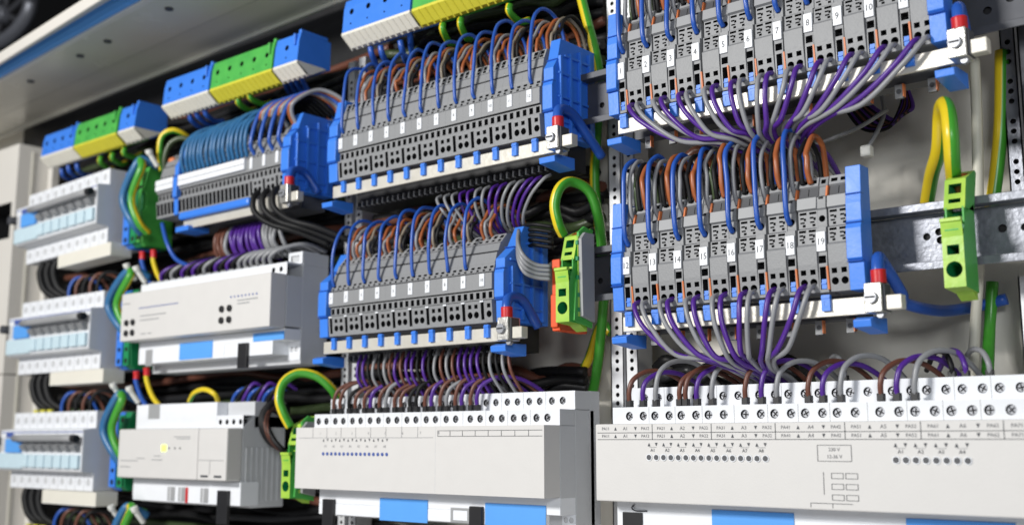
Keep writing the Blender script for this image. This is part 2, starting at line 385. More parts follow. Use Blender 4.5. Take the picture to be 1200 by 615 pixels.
def clampm(parent, x, z0):
    mb = MB(); mb.box(x-.042, x+.042, -.56, -.44, .595, .735, 'nickel'); mb.box(x+.05, x+.125, -.53, -.47, .605, .675, 'bar')
    mb.box(x+.042, x+.052, -.54, -.46, .60, .73, 'steeld')
    c = mb.build('bar_clamp', parent, .006, (0, 0, z0))
    m2 = MB(); m2.disc((x+.02, .585), .018, -.53, -.50, 'screw'); m2.build('screw', c, .002)
    m2 = MB(); m2.disc((x-.006, .665), .030, -.578, -.558, 'screw'); m2.box(x-.030, x+.018, -.5815, -.5785, .661, .669, 'hole')
    m2.build('screw', c, .002); return c
def strip_right(name, X0, n, first, z0, pitch, label, end_x):
    t = thing('terminal_strip', (0, 0, 0), label, 'terminal strip', 'terminal strips')
    t.location = (X0, -.05, z0+.72)
    root = bpy.data.objects.new('x', None)   # offsets below are absolute, so shift children back
    def place(o): o.location = Vector(o.location) - t.location; return o
    for k in range(n):
        x = X0+k*pitch
        s = put(sgl, 'single_terminal', t, 0, (x, jit(.002), z0+jit(.0015))); place(s); s.rotation_euler = (0, jit(.006), jit(.01))
        mm = put(marker_mesh(str(first+k), ts=.048), 'marker_tag', s); mm.location.z = jit(.003)
        put(sli, 'slider', s); put(tabm, 'switch_tab', s, 0, (.016, 0, 0))
        place(put(orm, 'separator', t, 0, (x+.0315, 0, z0))); place(put(orm2, 'separator', t, 0, (x+.0315, 0, z0)))
        d_ = place(put(dbl, 'double_terminal', t, 0, (x+.0895, jit(.003), z0+jit(.0015)))); d_.rotation_euler = (0, jit(.005), jit(.008))
    place(end_plate(t, X0-.098, X0-.028, z0, -1, ribs=False, yb=-.31)); place(end_plate(t, end_x, end_x+.078, z0, 1, ribs=False, yb=-.36))
    mb = MB(); mb.box(X0-.04, end_x+.13, -.463, -.445, .60, .685, 'bar'); place(mb.build('busbar', t, .004, (0, 0, z0)))
    place(foot(t, X0-.09, X0+.01, z0)); place(foot(t, end_x+.02, end_x+.11, z0))
    mb = MB(); mb.box(X0-.03, end_x, -.30, -.20, .60, .722, 'dgrey')
    for k in range(n):
        x = X0+k*pitch; mb.box(x+.05, x+.09, -.318, -.30, .53, .60, 'dgrey'); mb.box(x+.092, x+.097, -.33, -.30, .535, .60, 'orange'); mb.panel(lambda a, b, d: (a, -.32+d, b), x+.05, x+.09, .53, .60, [('c', x+.07, .565, .014)], .02, 'grey')
    place(mb.build('rear_level', t, 0, (0, 0, z0)))
    place(clampm(t, end_x+.145, z0))
    return t
strip_right('x', -3.46, 8, 12, 0.0, .1643, 'grey terminal strip with white tags 12 to 19, right of the slotted posts', -2.168)
strip_right('x', -3.473, 11, 1, 1.140, .1635, 'grey terminal strip with white tags 1 to 11 at upper right', -1.712)

# middle type: evenly ribbed slices
PM = [(-.10, .724), (-.455, .724), (-.468, .862), (-.445, .870), (-.448, .925), (-.466, .932), (-.466, 1.034), (-.450, 1.044), (-.430, 1.092),
      (-.432, 1.100), (-.402, 1.168), (-.388, 1.180), (-.360, 1.232), (-.35, 1.238), (-.275, 1.300), (-.10, 1.325)]
def flat(prof, q): return [(y if y < -.45 or y > -.2 else -.45+(y+.45)*q, z) for y, z in prof]
common = {3: [('r', 0, .5, .015, .020)], 7: [('r', .004, .62, .014, .007), ('r', -.004, .22, .010, .006)], 13: [('r', 0, .68, .015, .015), ('r', 0, .25, .013, .010)]}
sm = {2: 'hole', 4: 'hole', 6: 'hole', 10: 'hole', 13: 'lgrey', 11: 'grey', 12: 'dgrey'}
W3 = .0532
def tmesh(seg1, q): return terminal_mesh('terminal', W3, flat(PM, q), {1: seg1, **common}, segmat=sm)
SL = [('r', 0, .53, .013, .054)]; DT = [('r', 0, .76, .014, .013), ('c', 0, .38, .0225)]; PL = [('r', 0, .5, .019, .05)]
slotm, dotm, plainm = tmesh(SL, .75), tmesh(DT, .75), tmesh(PL, .75)
slotm2, dotm2 = tmesh(SL, .35), tmesh(DT, .35)
tabm2 = tab_mesh(.019)
capm = MB(); capm.box(-.014, .014, -.474, -.460, .852, .862, 'white'); capm = capm.mesh('slot_cap')
def strip_mid(X0, n, z0, pitch, label, xl, xr, recess, caps=False, extra=0, digits=True, clamp=True):
    t = thing('terminal_strip', (xl, -.05, z0+.72), label, 'terminal strip', 'terminal strips')
    def place(o): o.location = Vector(o.location) - t.location; return o
    for k in range(n):
        for j in range(3):
            x = X0+k*pitch+j*pitch/3
            if x > xr-.02: continue
            o = put((slotm2 if j == 0 else dotm2) if recess < .1 else (slotm if j == 0 else dotm), 'terminal', t, 0, (x, 0, z0)); place(o)
            if j == 0:
                put(marker_mesh(str(k+1) if digits else '', .0195, .952, 1.030, -.472, .03), 'marker_tag', o)
                put(tabm2, 'switch_tab', o, 0, (pitch/3*.9, 0, 0))
                if caps: put(capm, 'slot_cap', o)
    place(end_plate(t, xl, X0-.028, z0, -1, recess, ribs=False)); place(end_plate(t, xr, xr+.075, z0, 1, recess))
    mb = MB(); mb.box(xl+.04, xr+.10, -.463, -.445, .602, .688, 'bar'); place(mb.build('busbar', t, .004, (0, 0, z0)))
    place(foot(t, xl-.03, xl+.08, z0)); place(foot(t, xr-.02, xr+.10, z0))
    mb = MB(); mb.box(xl+.05, xr, -.24, -.05, .555, .722, 'black')
    x = xl+.08
    while x < xr-.03:
        mb.box(x, x+.012, -.27, -.24, .56, .60, 'grey'); mb.box(x+.012, x+.040, -.27, -.24, .565, .59, 'black'); x += pitch/3
    place(mb.build('rear_level', t, 0, (0, 0, z0)))
    if clamp: place(clampm(t, xr+.125, z0))
    return t
strip_mid(-5.971, 10, 0.0, .1578, 'grey terminal strip with ten small tags in the lower middle, above the long module', -6.085, -4.430, .17, caps=True)
strip_mid(-5.912, 12, 1.113, .1586, 'grey terminal strip with twelve small tags in the upper middle', -6.03, -4.045, .06)

# left type: strip with long white marker carriers
def strip_left():
    z0 = 1.135; xl, xr = -8.26, -6.56
    t = thing('terminal_strip', (xl, -.05, z0+.72), 'blurred grey terminal strip at upper left with long white marker bars and teal wires', 'terminal strip', 'terminal strips')
    def place(o): o.location = Vector(o.location) - t.location; return o
    k = 0; x = xl+.03
    while x < xr-.02:
        if not (-7.99 < x < -7.93):
            tall = x > -7.0
            o = place(put((slotm if (k % 3 == 0 and tall) else (dotm if tall else plainm)), 'terminal', t, 0, (x, 0, z0)))
            if tall and k % 3 == 0:
                put(marker_mesh('', .0165, .95, 1.04, -.474), 'marker_tag', o)
        x += W3; k += 1
    place(end_plate(t, -7.985, -7.93, z0, -1, .05, name='divider_plate', ribs=False)); place(end_plate(t, xr, xr+.09, z0, 1, .10))
    for a, b in ((xl+.01, -7.995), (-7.92, -7.02)):
        mb = MB(); mb.box(a, b, -.49, -.465, .955, 1.045, 'white'); mb.box(a, b, -.495, -.488, .995, 1.0, 'lgrey'); place(mb.build('marker_bar', t, .004, (0, 0, z0)))
    mb = MB(); mb.box(-7.85, xr+.06, -.46, -.44, .585, .70, 'bar'); place(mb.build('busbar', t, .004, (0, 0, z0)))
    mb = MB(); mb.box(-7.86, -6.92, -.51, -.465, .655, .72, 'blue'); place(mb.build('blue_cover_bar', t, .02, (0, 0, z0)))
    mb = MB(); mb.box(xl+.02, xr, -.28, -.05, .62, .72, 'dgrey'); mb.box(-7.9, -7.72, -.5, -.3, .56, .60, 'blue'); place(mb.build('rear_level', t, 0, (0, 0, z0)))
    place(clampm(t, xr+.13, z0))
    t2 = None
    return t
strip_left()

# ------------------------------------------------------------------ wires of the strips
RB_ = .0140
def strip_wires_right(X0, n, z0, pitch, first, place_words, colors_low, ctr, zc, drop, apex):
    for k in range(n):
        x = X0+k*pitch; num = first+k; j = jit(.02)
        def up_loop(x, y0, zs, za, k_, word, r=RB_, lean=.05, yb=-.50):
            za += jit(.022)
            pts = [(x, y0, zs), (x, yb, zs+.06), (x-.002, yb-.005, zs+(za-zs)*.5), (x-.006, yb+.008, za-.10), (x-.004, yb+.05, za-.03), (x-.002, yb+.115, za),
                   (x-.002, yb+.185, za-.025), (x-.006, yb+.235, za-.10), (x-.01, yb+.27, za-.28), (x-.01, yb+.30, za-.5)]
            pts = [(a+jit(.004), b+jit(.006), c+jit(.008)) for a, b, c in pts]; pts[0] = (x, y0, zs)
            wire(pts, r, k_, f'{ORD[k]} {word} wire from the left looping over the top of the {place_words}', f'{word} wires on top of the tagged strips')
        za = z0+apex+j
        up_loop(x-.004, -.445, z0+1.085, za+.02, 'w_blue', 'blue', yb=-.485)
        if k == 2: pass
        up_loop(x+.018, -.42, z0+1.23, za-.01, 'w_grey', 'grey', r=.0125, yb=-.45)
        if k in (0, 3): up_loop(x+.043, -.42, z0+1.285, za-.03, 'w_olive', 'dark olive', r=.010, yb=-.435)
        up_loop(x+.064, -.425, z0+1.285, za-.02, 'w_black', 'black', r=.0125, yb=-.44)
        up_loop(x+.108, -.425, z0+1.285, za+.00, 'w_orange', 'orange-brown', r=.0150, yb=-.455)
    for k, pr in enumerate(colors_low):
        for j, c in enumerate(pr):
            x = X0+k*pitch+.0895+(-.025 if j == 0 else .025); num = first+k
            kk, word = ('w_purple', 'purple') if c == 'P' else ('w_grey', 'grey')
            cx = ctr + (x-ctr)*.20 + jit(.03); s = abs(x-ctr)
            z1 = z0+.765
            mid = zc + .05 + .02*j + jit(.01)
            zf = zc - (.12 if s < .3 else 0)
            pts = [(x, -.435, z1), (x+(ctr-x)*.01, -.51, z1-.035), (x+(ctr-x)*.12, -.525, z1-(z1-zc)*.45), (x+(cx-x)*.46+jit(.008), -.49, z1-(z1-zc)*.86-.012*j+jit(.01)),
                   (x+(cx-x)*.80+jit(.015), -.42, zc+.0+jit(.02)), (cx, -.28, zc-.05), (cx+jit(.03), -.10, zc-.09), (cx+jit(.03), .1, zc-.2)]
            wire(pts, .0142 if c == 'P' else .0135, kk, f'{word} wire of the {ORD[k]} pair from the left below the {place_words}', f'{word} wires below the tagged strips', step=7)
low12 = ['PG', 'GP', 'GP', 'GP', 'PG', 'PG', 'PG']
low1 = ['PG', 'GP', 'PG', 'GP', 'PG', 'GP', 'GP', 'PG', 'PG', 'PG', 'PG']
strip_wires_right(-3.46, 7, 0.0, .1643, 12, 'lower right strip', low12, -2.76, .415, .3, 1.575)
strip_wires_right(-3.473, 11, 1.14, .1635, 1, 'upper right strip', low1, -2.63, 1.60, .3, 1.60)

def strip_wires_mid(X0, n, z0, pitch, where, apex, skip_last=0):
    for k in range(n-skip_last):
        x = X0+k*pitch
        def loop(x, y0, zs, za, k_, word, r, yb, lean=.10):
            za += jit(.018)
            pts = [(x, y0, zs), (x, yb, zs+.05), (x, yb, zs+(za-zs)*.45), (x+.003, yb+.022, za-.11), (x+.008, yb+.07, za-.03), (x+.015, yb+.145, za),
                   (x+.02, yb+.235, za-.025), (x+.025, yb+.31, za-.11), (x+.025, yb+.36, za-.35)]
            pts = [(a+jit(.006), b+jit(.008), c+jit(.012)) for a, b, c in pts]; pts[0] = (x, y0, zs)
            wire(pts, r, k_, f'{word} wire arching into the {where} strip, {ORD[k]} {word} one from the left', f'{word} wires arching into the middle strips')
        za = z0+apex+jit(.015)
        loop(x+.002, -.445, z0+1.075, za+.015, 'w_blue', 'blue', .0118, -.462)
        loop(x+.052, -.32, z0+1.27, za, 'w_orange', 'orange-brown', .0115, -.35)
        loop(x+.088, -.32, z0+1.27, za-.01, 'w_tan' if k % 2 else 'w_grey', 'grey', .0105, -.35)
        loop(x+.118, -.30, z0+1.27, za-.02, 'w_black' if k % 2 else 'w_orange', 'black' if k % 2 else 'brown', .011, -.34)
strip_wires_mid(-5.971, 9, 0.0, .1578, 'lower middle', 1.525)
strip_wires_mid(-5.912, 12, 1.113, .1586, 'upper middle', 1.565)
# wires below the upper middle strip: gathered towards the middle
for k in range(4, 18):
    x = -5.02+(k-5)*.072; c = 'PG'[(k+k//2) % 2] if k > 5 else 'G'
    kk, word = ('w_purple', 'purple') if c == 'P' else ('w_grey', 'grey')
    cx = -4.72+(x+4.72)*.45
    pts = [(x, -.27, 1.64), (x+(cx-x)*.05, -.33, 1.60), (x+(cx-x)*.4, -.33, 1.50), (x+(cx-x)*.8, -.24, 1.38), (cx, -.05, 1.28), (cx, .1, 1.1)]
    wire(pts, .0105, kk, f'{word} wire slanting down under the upper middle strip, {ORD[k-4]} from the left', 'wires slanting down under the upper middle strip')
# wires below the lower middle strip
for k in range(27):
    x = -5.86+k*.0535; c = ['w_purple', 'w_grey', 'w_purple', 'w_brown', 'w_black'][(k*2+k//4) % 5]; word = c[2:]
    pts = [(x, -.27, .60), (x+.005, -.31, .52), (x+.02+jit(.01), -.31, .42), (x+.04, -.22, .30), (x+.05, -.1, .15)]
    wire(pts, .0110, c, f'{word} wire hanging straight down below the lower middle strip, {ORD[k]} from the left', 'wires hanging below the lower middle strip')

# ------------------------------------------------------------------ modules with screw terminals
def screw_holes(xs, z, r): return [('c', x, z, r) for x in xs]
def screws(mb, xs, z, y, r):
    for x in xs:
        mb.disc((x, z), r*.80, y+.012, y+.05, 'screw', n=12)
        a = random.uniform(0, 3.1); c, s = math.cos(a), math.sin(a)
        for (cc, ss) in ((c, s), (-s, c)):
            p = [(x+cc*r*.62-ss*.003, z+ss*r*.62+cc*.003), (x-cc*r*.62-ss*.003, z-ss*r*.62+cc*.003), (x-cc*r*.62+ss*.003, z-ss*r*.62-cc*.003), (x+cc*r*.62+ss*.003, z+ss*r*.62-cc*.003)]
            mb.poly([(a_, y+.0112, b_) for a_, b_ in p], 'hole')
_sc = {}
def screw_mesh(r):
    if r not in _sc:
        m = MB(); m.disc((0, 0), r*.80, .012, .05, 'screw', n=12)
        m.box(-r*.62, r*.62, .0100, .013, -.003, .003, 'hole'); m.box(-.003, .003, .0096, .013, -r*.62, r*.62, 'hole'); _sc[r] = m.mesh('screw')
    return _sc[r]
def long_module(x0, x1, dz, label, s1, s2, seam=None, loc_name='actuator_module'):
    t = thing('actuator_module', (x0, -.05, dz-.3), label, 'module', 'long white modules')
    def place(o): o.location = Vector(o.location) - t.location; return o
    b = MB()   # nose cover
    b.box(x0, x1, -.55, -.402, -.322, .092, 'case')
    if seam: b.box(seam-.0012, seam+.0012, -.5512, -.54, -.322, .092, 'casegrey')
    nose = place(b.build('front_cover', t, .007, (0, 0, dz)))
    g = MB()   # body
    g.box(x0+.01, x1+.001, -.25, -.06, -.52, .185, 'casegrey'); g.box(x0+.01, x1+.001, -.40, -.25, -.33, .090, 'casegrey')
    g.box(x0+.01, x1+.001, -.10, .0, -.50, .30, 'casegrey')
    place(g.build('body', t, .004, (0, 0, dz)))
    s1s, s2s = s1, s2
    def row(name, ya, yb, za, zb, xs, r, x0_, x1_):
        m = MB(); Mp = lambda a, b_, d: (a, ya+d, b_)
        m.panel(Mp, x0_, x1_, za, zb, screw_holes(xs, (za+zb)/2-.002, r), .045, 'white')
        m.poly([(x0_, ya, zb), (x1_, ya, zb), (x1_, yb, zb), (x0_, yb, zb)], 'white'); m.poly([(x0_, ya, za), (x0_, yb, za), (x0_, yb, zb), (x0_, ya, zb)], 'white')
        m.poly([(x1_, ya, za), (x1_, yb, za), (x1_, yb, zb), (x1_, ya, zb)], 'casegrey')
        for i in range(1, len(xs), 2):      # fine seams between pairs
            if i+1 < len(xs): xm = (xs[i]+xs[i+1])/2; m.box(xm-.001, xm+.001, ya-.0008, ya+.01, za, zb-.001, 'lgrey')
        o = place(m.build(name, t, 0, (0, 0, dz)))
        for x in xs:
            c = put(screw_mesh(r), 'screw', o, 0, (x, ya, (za+zb)/2-.002)); c.rotation_euler = (0, random.uniform(0, 3.1), 0)
        return o
    row('lower_terminal_row', -.40, -.25, .091, .186, s1, .0255, x0+.0+.015, x1)
    row('upper_terminal_row', -.25, -.10, .187, .298, s2, .0245, x0+.012, x1)
    return t, place, nose
import itertools
def pairs(a, n, p, gap_after=16, gap=.03):
    out = []; x = a
    for i in range(n):
        out.append(x); x += p + (.006 if i % 2 else -.006)
        if (i+1) % gap_after == 0: x += gap
    return out
# middle long module
s1 = pairs(-6.15, 24, .0885); s2 = [x for x in pairs(-6.15, 24, .0885)]
t, place, nose = long_module(-6.21, -3.998, 0, 'long white screw terminal module in the bottom middle with two blue labels', s1, s2, seam=-4.86)
m = MB()
y = -.5525
m.box(-6.18, -4.88, y, y+.001, .020, .0225, 'lgrey'); m.box(-4.84, -4.01, y, y+.001, .062, .0645, 'ink'); m.box(-4.84, -4.01, y, y+.001, .028, .0305, 'ink')
for i in range(8): m.box(-4.84+i*.104, -4.8375+i*.104, y, y+.001, .030, .062, 'ink')
for i in range(8):
    x = -5.92+i*.078*1.0
for i in range(16):
    x = -5.915+i*.0415
    m.disc((x, -.085), .0115, y-.002, y+.002, 'inkb', n=10)
    up_ = i % 2 == 0; h = .009
    m.poly([(x-.008, y, -.003+(0 if up_ else 2*h)), (x+.008, y, -.003+(0 if up_ else 2*h)), (x, y, -.003+(2*h if up_ else 0))], 'ink')
for i in range(8): m.text('A%d' % (i+1), -5.895+i*.083, y, -.035, .022, 'lgrey'); m.text('%d' % (i+1), -5.95+i*.16, y, .05, .024, 'lgrey'); m.box(-6.03+i*.145, -6.028+i*.145, y, y+.001, .022, .09, 'lgrey')
m.build('printed_legend', nose, 0, None)
m = MB()
m.box(-6.12, -4.10, -.402, -.25, -.425, -.3235, 'white'); m.box(-6.12, -4.66, -.404, -.37, -.50, -.425, 'white'); m.box(-4.58, -4.10, -.404, -.37, -.50, -.425, 'white')
m.panel(lambda a, b, d: (a, -.252+d, b), -4.10, -3.998, -.52, -.425, [('c', -4.07, -.46, .018), ('c', -4.03, -.46, .018)], .04, 'white')
m.box(-4.10, -3.998, -.402, -.252, -.425, -.3235, 'white')
place(m.build('lower_fascia', t, .004))
for a, b in ((-5.50, -5.06), (-4.57, -4.10)):
    m = MB(); m.box(a, b, -.409, -.4045, -.515, -.372, 'tape'); place(m.build('blue_label', t))
for a, b in ((-6.055, -5.945), (-4.685, -4.585)):
    m = MB(); m.box(a, b, -.43, -.40, -.60, -.395, 'black'); place(m.build('release_latch', t, .004))
m = MB(); m.panel(lambda a, b, d: (a, -.406+d, b), -4.86, -4.70, -.50, -.41, [('r', -4.78, -.455, .06, .03)], .08, 'lgrey', 'casegrey'); place(m.build('socket', t))
# right long module
s1 = []; s2 = []
for blk in range(4):
    for i in range(8):
        x = -3.505+blk*.715+i*.0835+(.004 if i % 2 else -.004); s1.append(x); s2.append(x+.006)
s1 = [x for x in s1 if x < -1.12]; s2 = [x for x in s2 if x < -1.12]
t, place, nose = long_module(-3.636, -1.06, 0, 'long off-white screw terminal module in the bottom right with printed arrows', s1, s2)
m = MB()
m.box(-3.62, -1.07, y, y+.001, .043, .0455, 'ink'); m.box(-3.62, -1.07, y, y+.001, .007, .0095, 'ink')
for b in range(7):
    xb = -3.60+b*.357
    m.box(xb+.335, xb+.3375, y, y+.001, .007, .088, 'ink')
    for z in (.066, .026):
        m.text('A%d' % (b+1), xb+.165, y, z, .026, 'inkg'); m.text('PA%d1' % (b+1), xb+.035, y, z, .0235, 'inkg'); m.text('PA%d2' % (b+1), xb+.292, y, z, .0235, 'inkg')
        for s, xx in ((1, xb+.10), (-1, xb+.23)):
            m.poly([(xx-.008, y, z-s*.009), (xx+.008, y, z-s*.009), (xx, y, z+s*.009)], 'ink')
def dots(xa, n, p):
    for i in range(n):
        x = xa+i*p; m.disc((x, -.085), .0185, y-.002, y+.002, 'white', n=14)
        m.disc((x, -.085), .0140, y-.004, y-.002, 'inkb' if 0 else 'dgrey', n=12)
        s = 1 if i % 2 == 0 else -1
        m.poly([(x-.008, y, -.018-s*.009), (x+.008, y, -.018-s*.009), (x, y, -.018+s*.009)], 'ink')
        if s > 0:
            m.text('A%d' % (i//2+1), x+p/2, y, -.048, .024, 'ink'); m.box(x, x+p, y, y+.001, -.033, -.031, 'lgrey')
dots(-3.285, 16, .0452); dots(-1.955, 8, .0455)
m.box(-2.335, -2.165, y, y+.001, -.095, -.093, 'ink'); m.box(-2.335, -2.165, y, y+.001, -.02, -.018, 'ink')
for x in (-2.335, -2.167): m.box(x, x+.002, y, y+.001, -.095, -.018, 'ink')
m.text('230 V', -2.25, y, -.04, .024, 'inkg'); m.text('12-36 V', -2.25, y, -.073, .024, 'inkg')
for z in (-.15, -.20, -.25):
    for x in (-2.27, -2.20):
        for q in ((x, x+.06, z, z+.002), (x, x+.06, z-.025, z-.023)): m.box(q[0], q[1], y, y+.001, q[2], q[3], 'ink')
        for q in (x, x+.058): m.box(q, q+.002, y, y+.001, z-.025, z, 'ink')
m.box(-2.31, -2.308, y, y+.001, -.25, -.145, 'ink'); m.box(-2.38, -2.17, y, y+.001, -.291, -.289, 'ink'); m.box(-2.38, -2.378, y, y+.001, -.31, -.29, 'ink'); m.box(-2.27, -2.268, y, y+.001, -.31, -.29, 'ink')
m.build('printed_legend', nose)
m = MB(); m.box(-3.60, -1.08, -.402, -.25, -.52, -.3235, 'white'); place(m.build('lower_fascia', t, .004))
m = MB(); m.box(-3.56, -3.43, -.410, -.403, -.62, -.385, 'black'); place(m.build('release_latch', t, .003))
for a, b in ((-3.00, -2.54), (-1.98, -1.50)):
    m = MB(); m.box(a, b, -.408, -.4045, -.60, -.352, 'tape'); place(m.build('blue_label', t))
m = MB(); m.tube([(-3.40, -.406, -.375), (-3.47, -.412, -.375), (-3.495, -.412, -.36), (-3.48, -.410, -.345)], .004, 'steeld', seg=6); place(m.build('wire_spring', t))

# wires into the modules
def mod_wire(u, k, i, word, where, v0=470, hgt=.22, back=.35, lean=.12, r=.014, yy=-.325, grp='wires'):
    p = at(u, v0, yy); x = p.x; z = .187
    if v0 < 450: z = .30
    h = hgt+jit(.02)
    pts = [(x, yy, z+.012), (x+.004, yy-.01, z+.09), (x+lean*.25, yy+.01, z+h*.78), (x+lean*.8, yy+.09, z+h), (x+lean*1.5, yy+back*.6, z+h-.02), (x+lean*2.1, yy+back, z+h*.4), (x+lean*2.2, yy+back+.05, z-.1)]
    wire(pts, r, k, f'{word} wire with black sleeve on {where}, {ORD[i]} sleeve from the left', grp, sleeve=(.017, -.01, .028))
wl = [(738, 'brown'), (754, 'purple'), (769, 'grey'), (797, 'brown'), (804, 'brown'), (817, 'purple'), (835, 'grey'), (874, 'brown'), (893, 'purple'), (911, 'grey'),
      (948, 'brown'), (965, 'purple'), (986, 'grey'), (1033, 'brown'), (1052, 'purple'), (1073, 'grey')]
for i, (u, c) in enumerate(wl):
    mod_wire(u, 'w_'+c, i, c, 'the bottom right module', 470, .19+(.05 if c == 'grey' else .02), lean=.10, grp='sleeved wires on the bottom right module')
for i, (u, c) in enumerate([(991, 'grey'), (1117, 'black'), (1133, 'purple'), (1161, 'grey')]):
    p = at(u, 440, -.16); x = p.x
    pts = [(x, -.17, .30), (x, -.18, .36), (x-.04, -.14, .42), (x-.12, -.05, .43), (x-.2, .05, .35)]
    wire(pts, .0135, 'w_'+c, f'short {c} wire bending left behind the bottom right module, {ORD[i]} from the left', 'wires behind the bottom right module', sleeve=(.017, -.01, .03))
wl = ['brown', 'brown', 'black', 'brown', 'brown', 'purple', 'brown', 'grey', 'brown', 'brown', 'black', 'black', 'brown', 'purple', 'brown', 'grey', 'brown', 'purple', 'brown', 'purple']
for i, c in enumerate(wl):
    u = 392+i*8.9+ (0 if i % 2 == 0 else -1.5)
    mod_wire(u, 'w_'+c, i, c, 'the bottom middle module', 477, .215, lean=.14, r=.0135, grp='sleeved wires on the bottom middle module')

# ------------------------------------------------------------------ earth terminals
def earth_terminal(x, z0, label, grey_plate=False, w=.112):
    t = thing('earth_terminal', (x, -.05, z0), label, 'earth terminal', 'green earth terminals')
    h = w/2
    def P(o): return o
    m = MB()
    Mf = lambda a, b, d: (a, -.47+d, b)
    # lower half: light green block with big round entry
    m.panel(lambda a, b, d: (a, -.45+d, b), -h, h, -.37, -.10, [('c', 0, -.275, .046), ('r', 0, -.17, .032, .026)], .16, 'lime', 'dgreen')
    m.poly([(-h, -.45, -.37), (h, -.45, -.37), (h, -.27, -.385), (-h, -.27, -.385)], 'lime')
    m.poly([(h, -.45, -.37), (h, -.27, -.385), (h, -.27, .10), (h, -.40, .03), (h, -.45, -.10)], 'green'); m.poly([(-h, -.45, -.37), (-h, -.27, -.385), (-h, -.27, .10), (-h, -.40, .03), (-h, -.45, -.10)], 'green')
    m.poly([(-h, -.45, -.10), (h, -.45, -.10), (h, -.46, -.02), (-h, -.46, -.02)], 'lime')
    m.box(-h, h, -.47, -.44, -.022, .0, 'lime'); m.box(-h*.7, h*.7, -.455, -.30, -.07, -.05, 'green')
    m.build('lower_housing', t, .004, (0, .05, 0))
    m = MB()
    m.panel(lambda a, b, d: (a, -.40+b*.25+d, b+.06), -h, h, .0, .17, [('r', 0, .115, .034, .028), ('r', 0, .045, .032, .012)], .12, 'lime', 'dgreen')
    m.panel(lambda a, b, d: (a, -.357+b*.96+d*.5, .23+b*.5-d*.8), -h, h, .0, .14, [('c', 0, .07, .046)], .10, 'lime', 'orange')
    for s in (-h, h):
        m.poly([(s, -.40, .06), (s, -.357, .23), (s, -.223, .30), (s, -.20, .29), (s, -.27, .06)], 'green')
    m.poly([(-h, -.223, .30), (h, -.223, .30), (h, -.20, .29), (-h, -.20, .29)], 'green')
    m.build('upper_housing', t, .003, (0, .05, 0))
    m = MB(); m.box(-h*.9, h*.9, -.36, -.27, .005, .02, 'lime'); m.box(-h*.9, h*.9, -.32, -.25, -.1, .06, 'dgreen'); m.box(-h*.9, -h*.7, -.40, -.28, -.03, .07, 'green'); m.box(h*.7, h*.9, -.40, -.28, -.03, .07, 'green')
    m.build('marker_slot', t, .002, (0, .05, 0))
    m = MB(); m.prism(-h*.8, h*.8, [(-.30, -.40), (-.36, -.36), (-.26, -.38), (-.26, -.42)], 'lime'); m.build('rail_foot', t, 0, (0, .05, 0))
    if grey_plate:
        m = MB(); m.prism(h+.022, h+.050, [(-.37, -.33), (-.38, .20), (-.34, .25), (-.25, .25), (-.25, -.36)], 'lgrey'); m.box(h+.018, h+.024, -.385, -.365, -.33, .22, 'lime'); m.build('end_stop', t, .004, (0, .05, 0))
        m = MB(); m.prism(h, h+.020, [(-.42, -.36), (-.40, -.1), (-.36, -.02), (-.37, .25), (-.31, .30), (-.24, .28), (-.24, -.40)], 'green')
        for z in (-.3, -.2, -.08, .05, .16): m.box(h+.005, h+.026, -.39, -.30, z, z+.03, 'dgreen')
        m.build('side_ribs', t, .003, (0, .05, 0))
    t.scale = (.87, 1, .87)
    return t
earth_terminal(-1.676, 1.015, 'single green earth terminal clipped on the rail at the far right')
earth_terminal(-3.935, 1.01, 'green earth terminal with grey end stop between the lower strips', True)
t = earth_terminal(-6.435, -.08, 'green earth terminal half hidden behind the left end of the bottom middle module', True)
def earth_wire(pts, r, label, **kw): return wire(pts, r, 'w_green', label, 'green and yellow earth cables', name='earth_cable', cat='cable', k2='w_yellow', seg=16, frac=.5, step=7, **kw)
earth_wire([at(1118, 212, -.22), at(1116, 190, -.36), at(1114, 158, -.42), at(1111, 132, -.38), at(1106, 122, -.3), at(1102, 135, -.2), at(1100, 175, -.1), at(1092, 205, .05), at(1086, 240, .2)], .037, 'thick green and yellow cable bent over into the far right earth terminal', twist=.3)
earth_wire([at(660, 275, -.30), at(654, 262, -.36), at(650, 240, -.38), at(656, 220, -.36), at(670, 213, -.28), at(690, 224, -.18), at(700, 250, -.10), at(705, 285, -.0), at(708, 340, .1), at(700, 430, .2), at(690, 480, .3)], .032, 'thick green and yellow cable arching into the earth terminal between the lower strips', twist=.3)
earth_wire([at(340, 500, -.40), at(331, 482, -.45), at(327, 465, -.46), at(333, 447, -.42), at(350, 437, -.34), at(372, 441, -.25), at(390, 457, -.15), at(398, 475, -.05)], .034, 'thick green and yellow cable arching over beside the bottom middle module', twist=.3)
earth_wire([at(679, -10, .0), at(688, 25, -.02), at(697, 60, -.02), at(703, 100, .0), at(699, 160, .1), at(697, 220, .15), at(706, 290, .2)], .032, 'thick green and yellow cable running down beside the left slotted post', twist=.3)
earth_wire([at(1174, 60, .20), at(1173, 140, .20), at(1168, 200, .20), at(1160, 260, .20)], .035, 'green and yellow cable hanging behind the far right rail', twist=.3)
wire([at(1163, 330, .31), at(1160, 380, .3), at(1157, 440, .2)], .03, 'w_green', 'plain green cable hanging below the far right rail', 'cables at the right', name='cable', cat='cable')
wire([at(1142, 70, .08), at(1145, 150, .08), at(1147, 300, .08), at(1143, 380, .06), at(1140, 450, .05)], .027, 'w_putty', 'putty coloured cable hanging vertically at right', 'cables at the right', name='cable', cat='cable')
earth_wire([at(716, 390, .3), at(704, 380, .3), at(690, 420, .30), at(672, 455, .33), at(655, 480, .33)], .03, 'green cable slanting down left behind the bottom middle module', twist=.3)
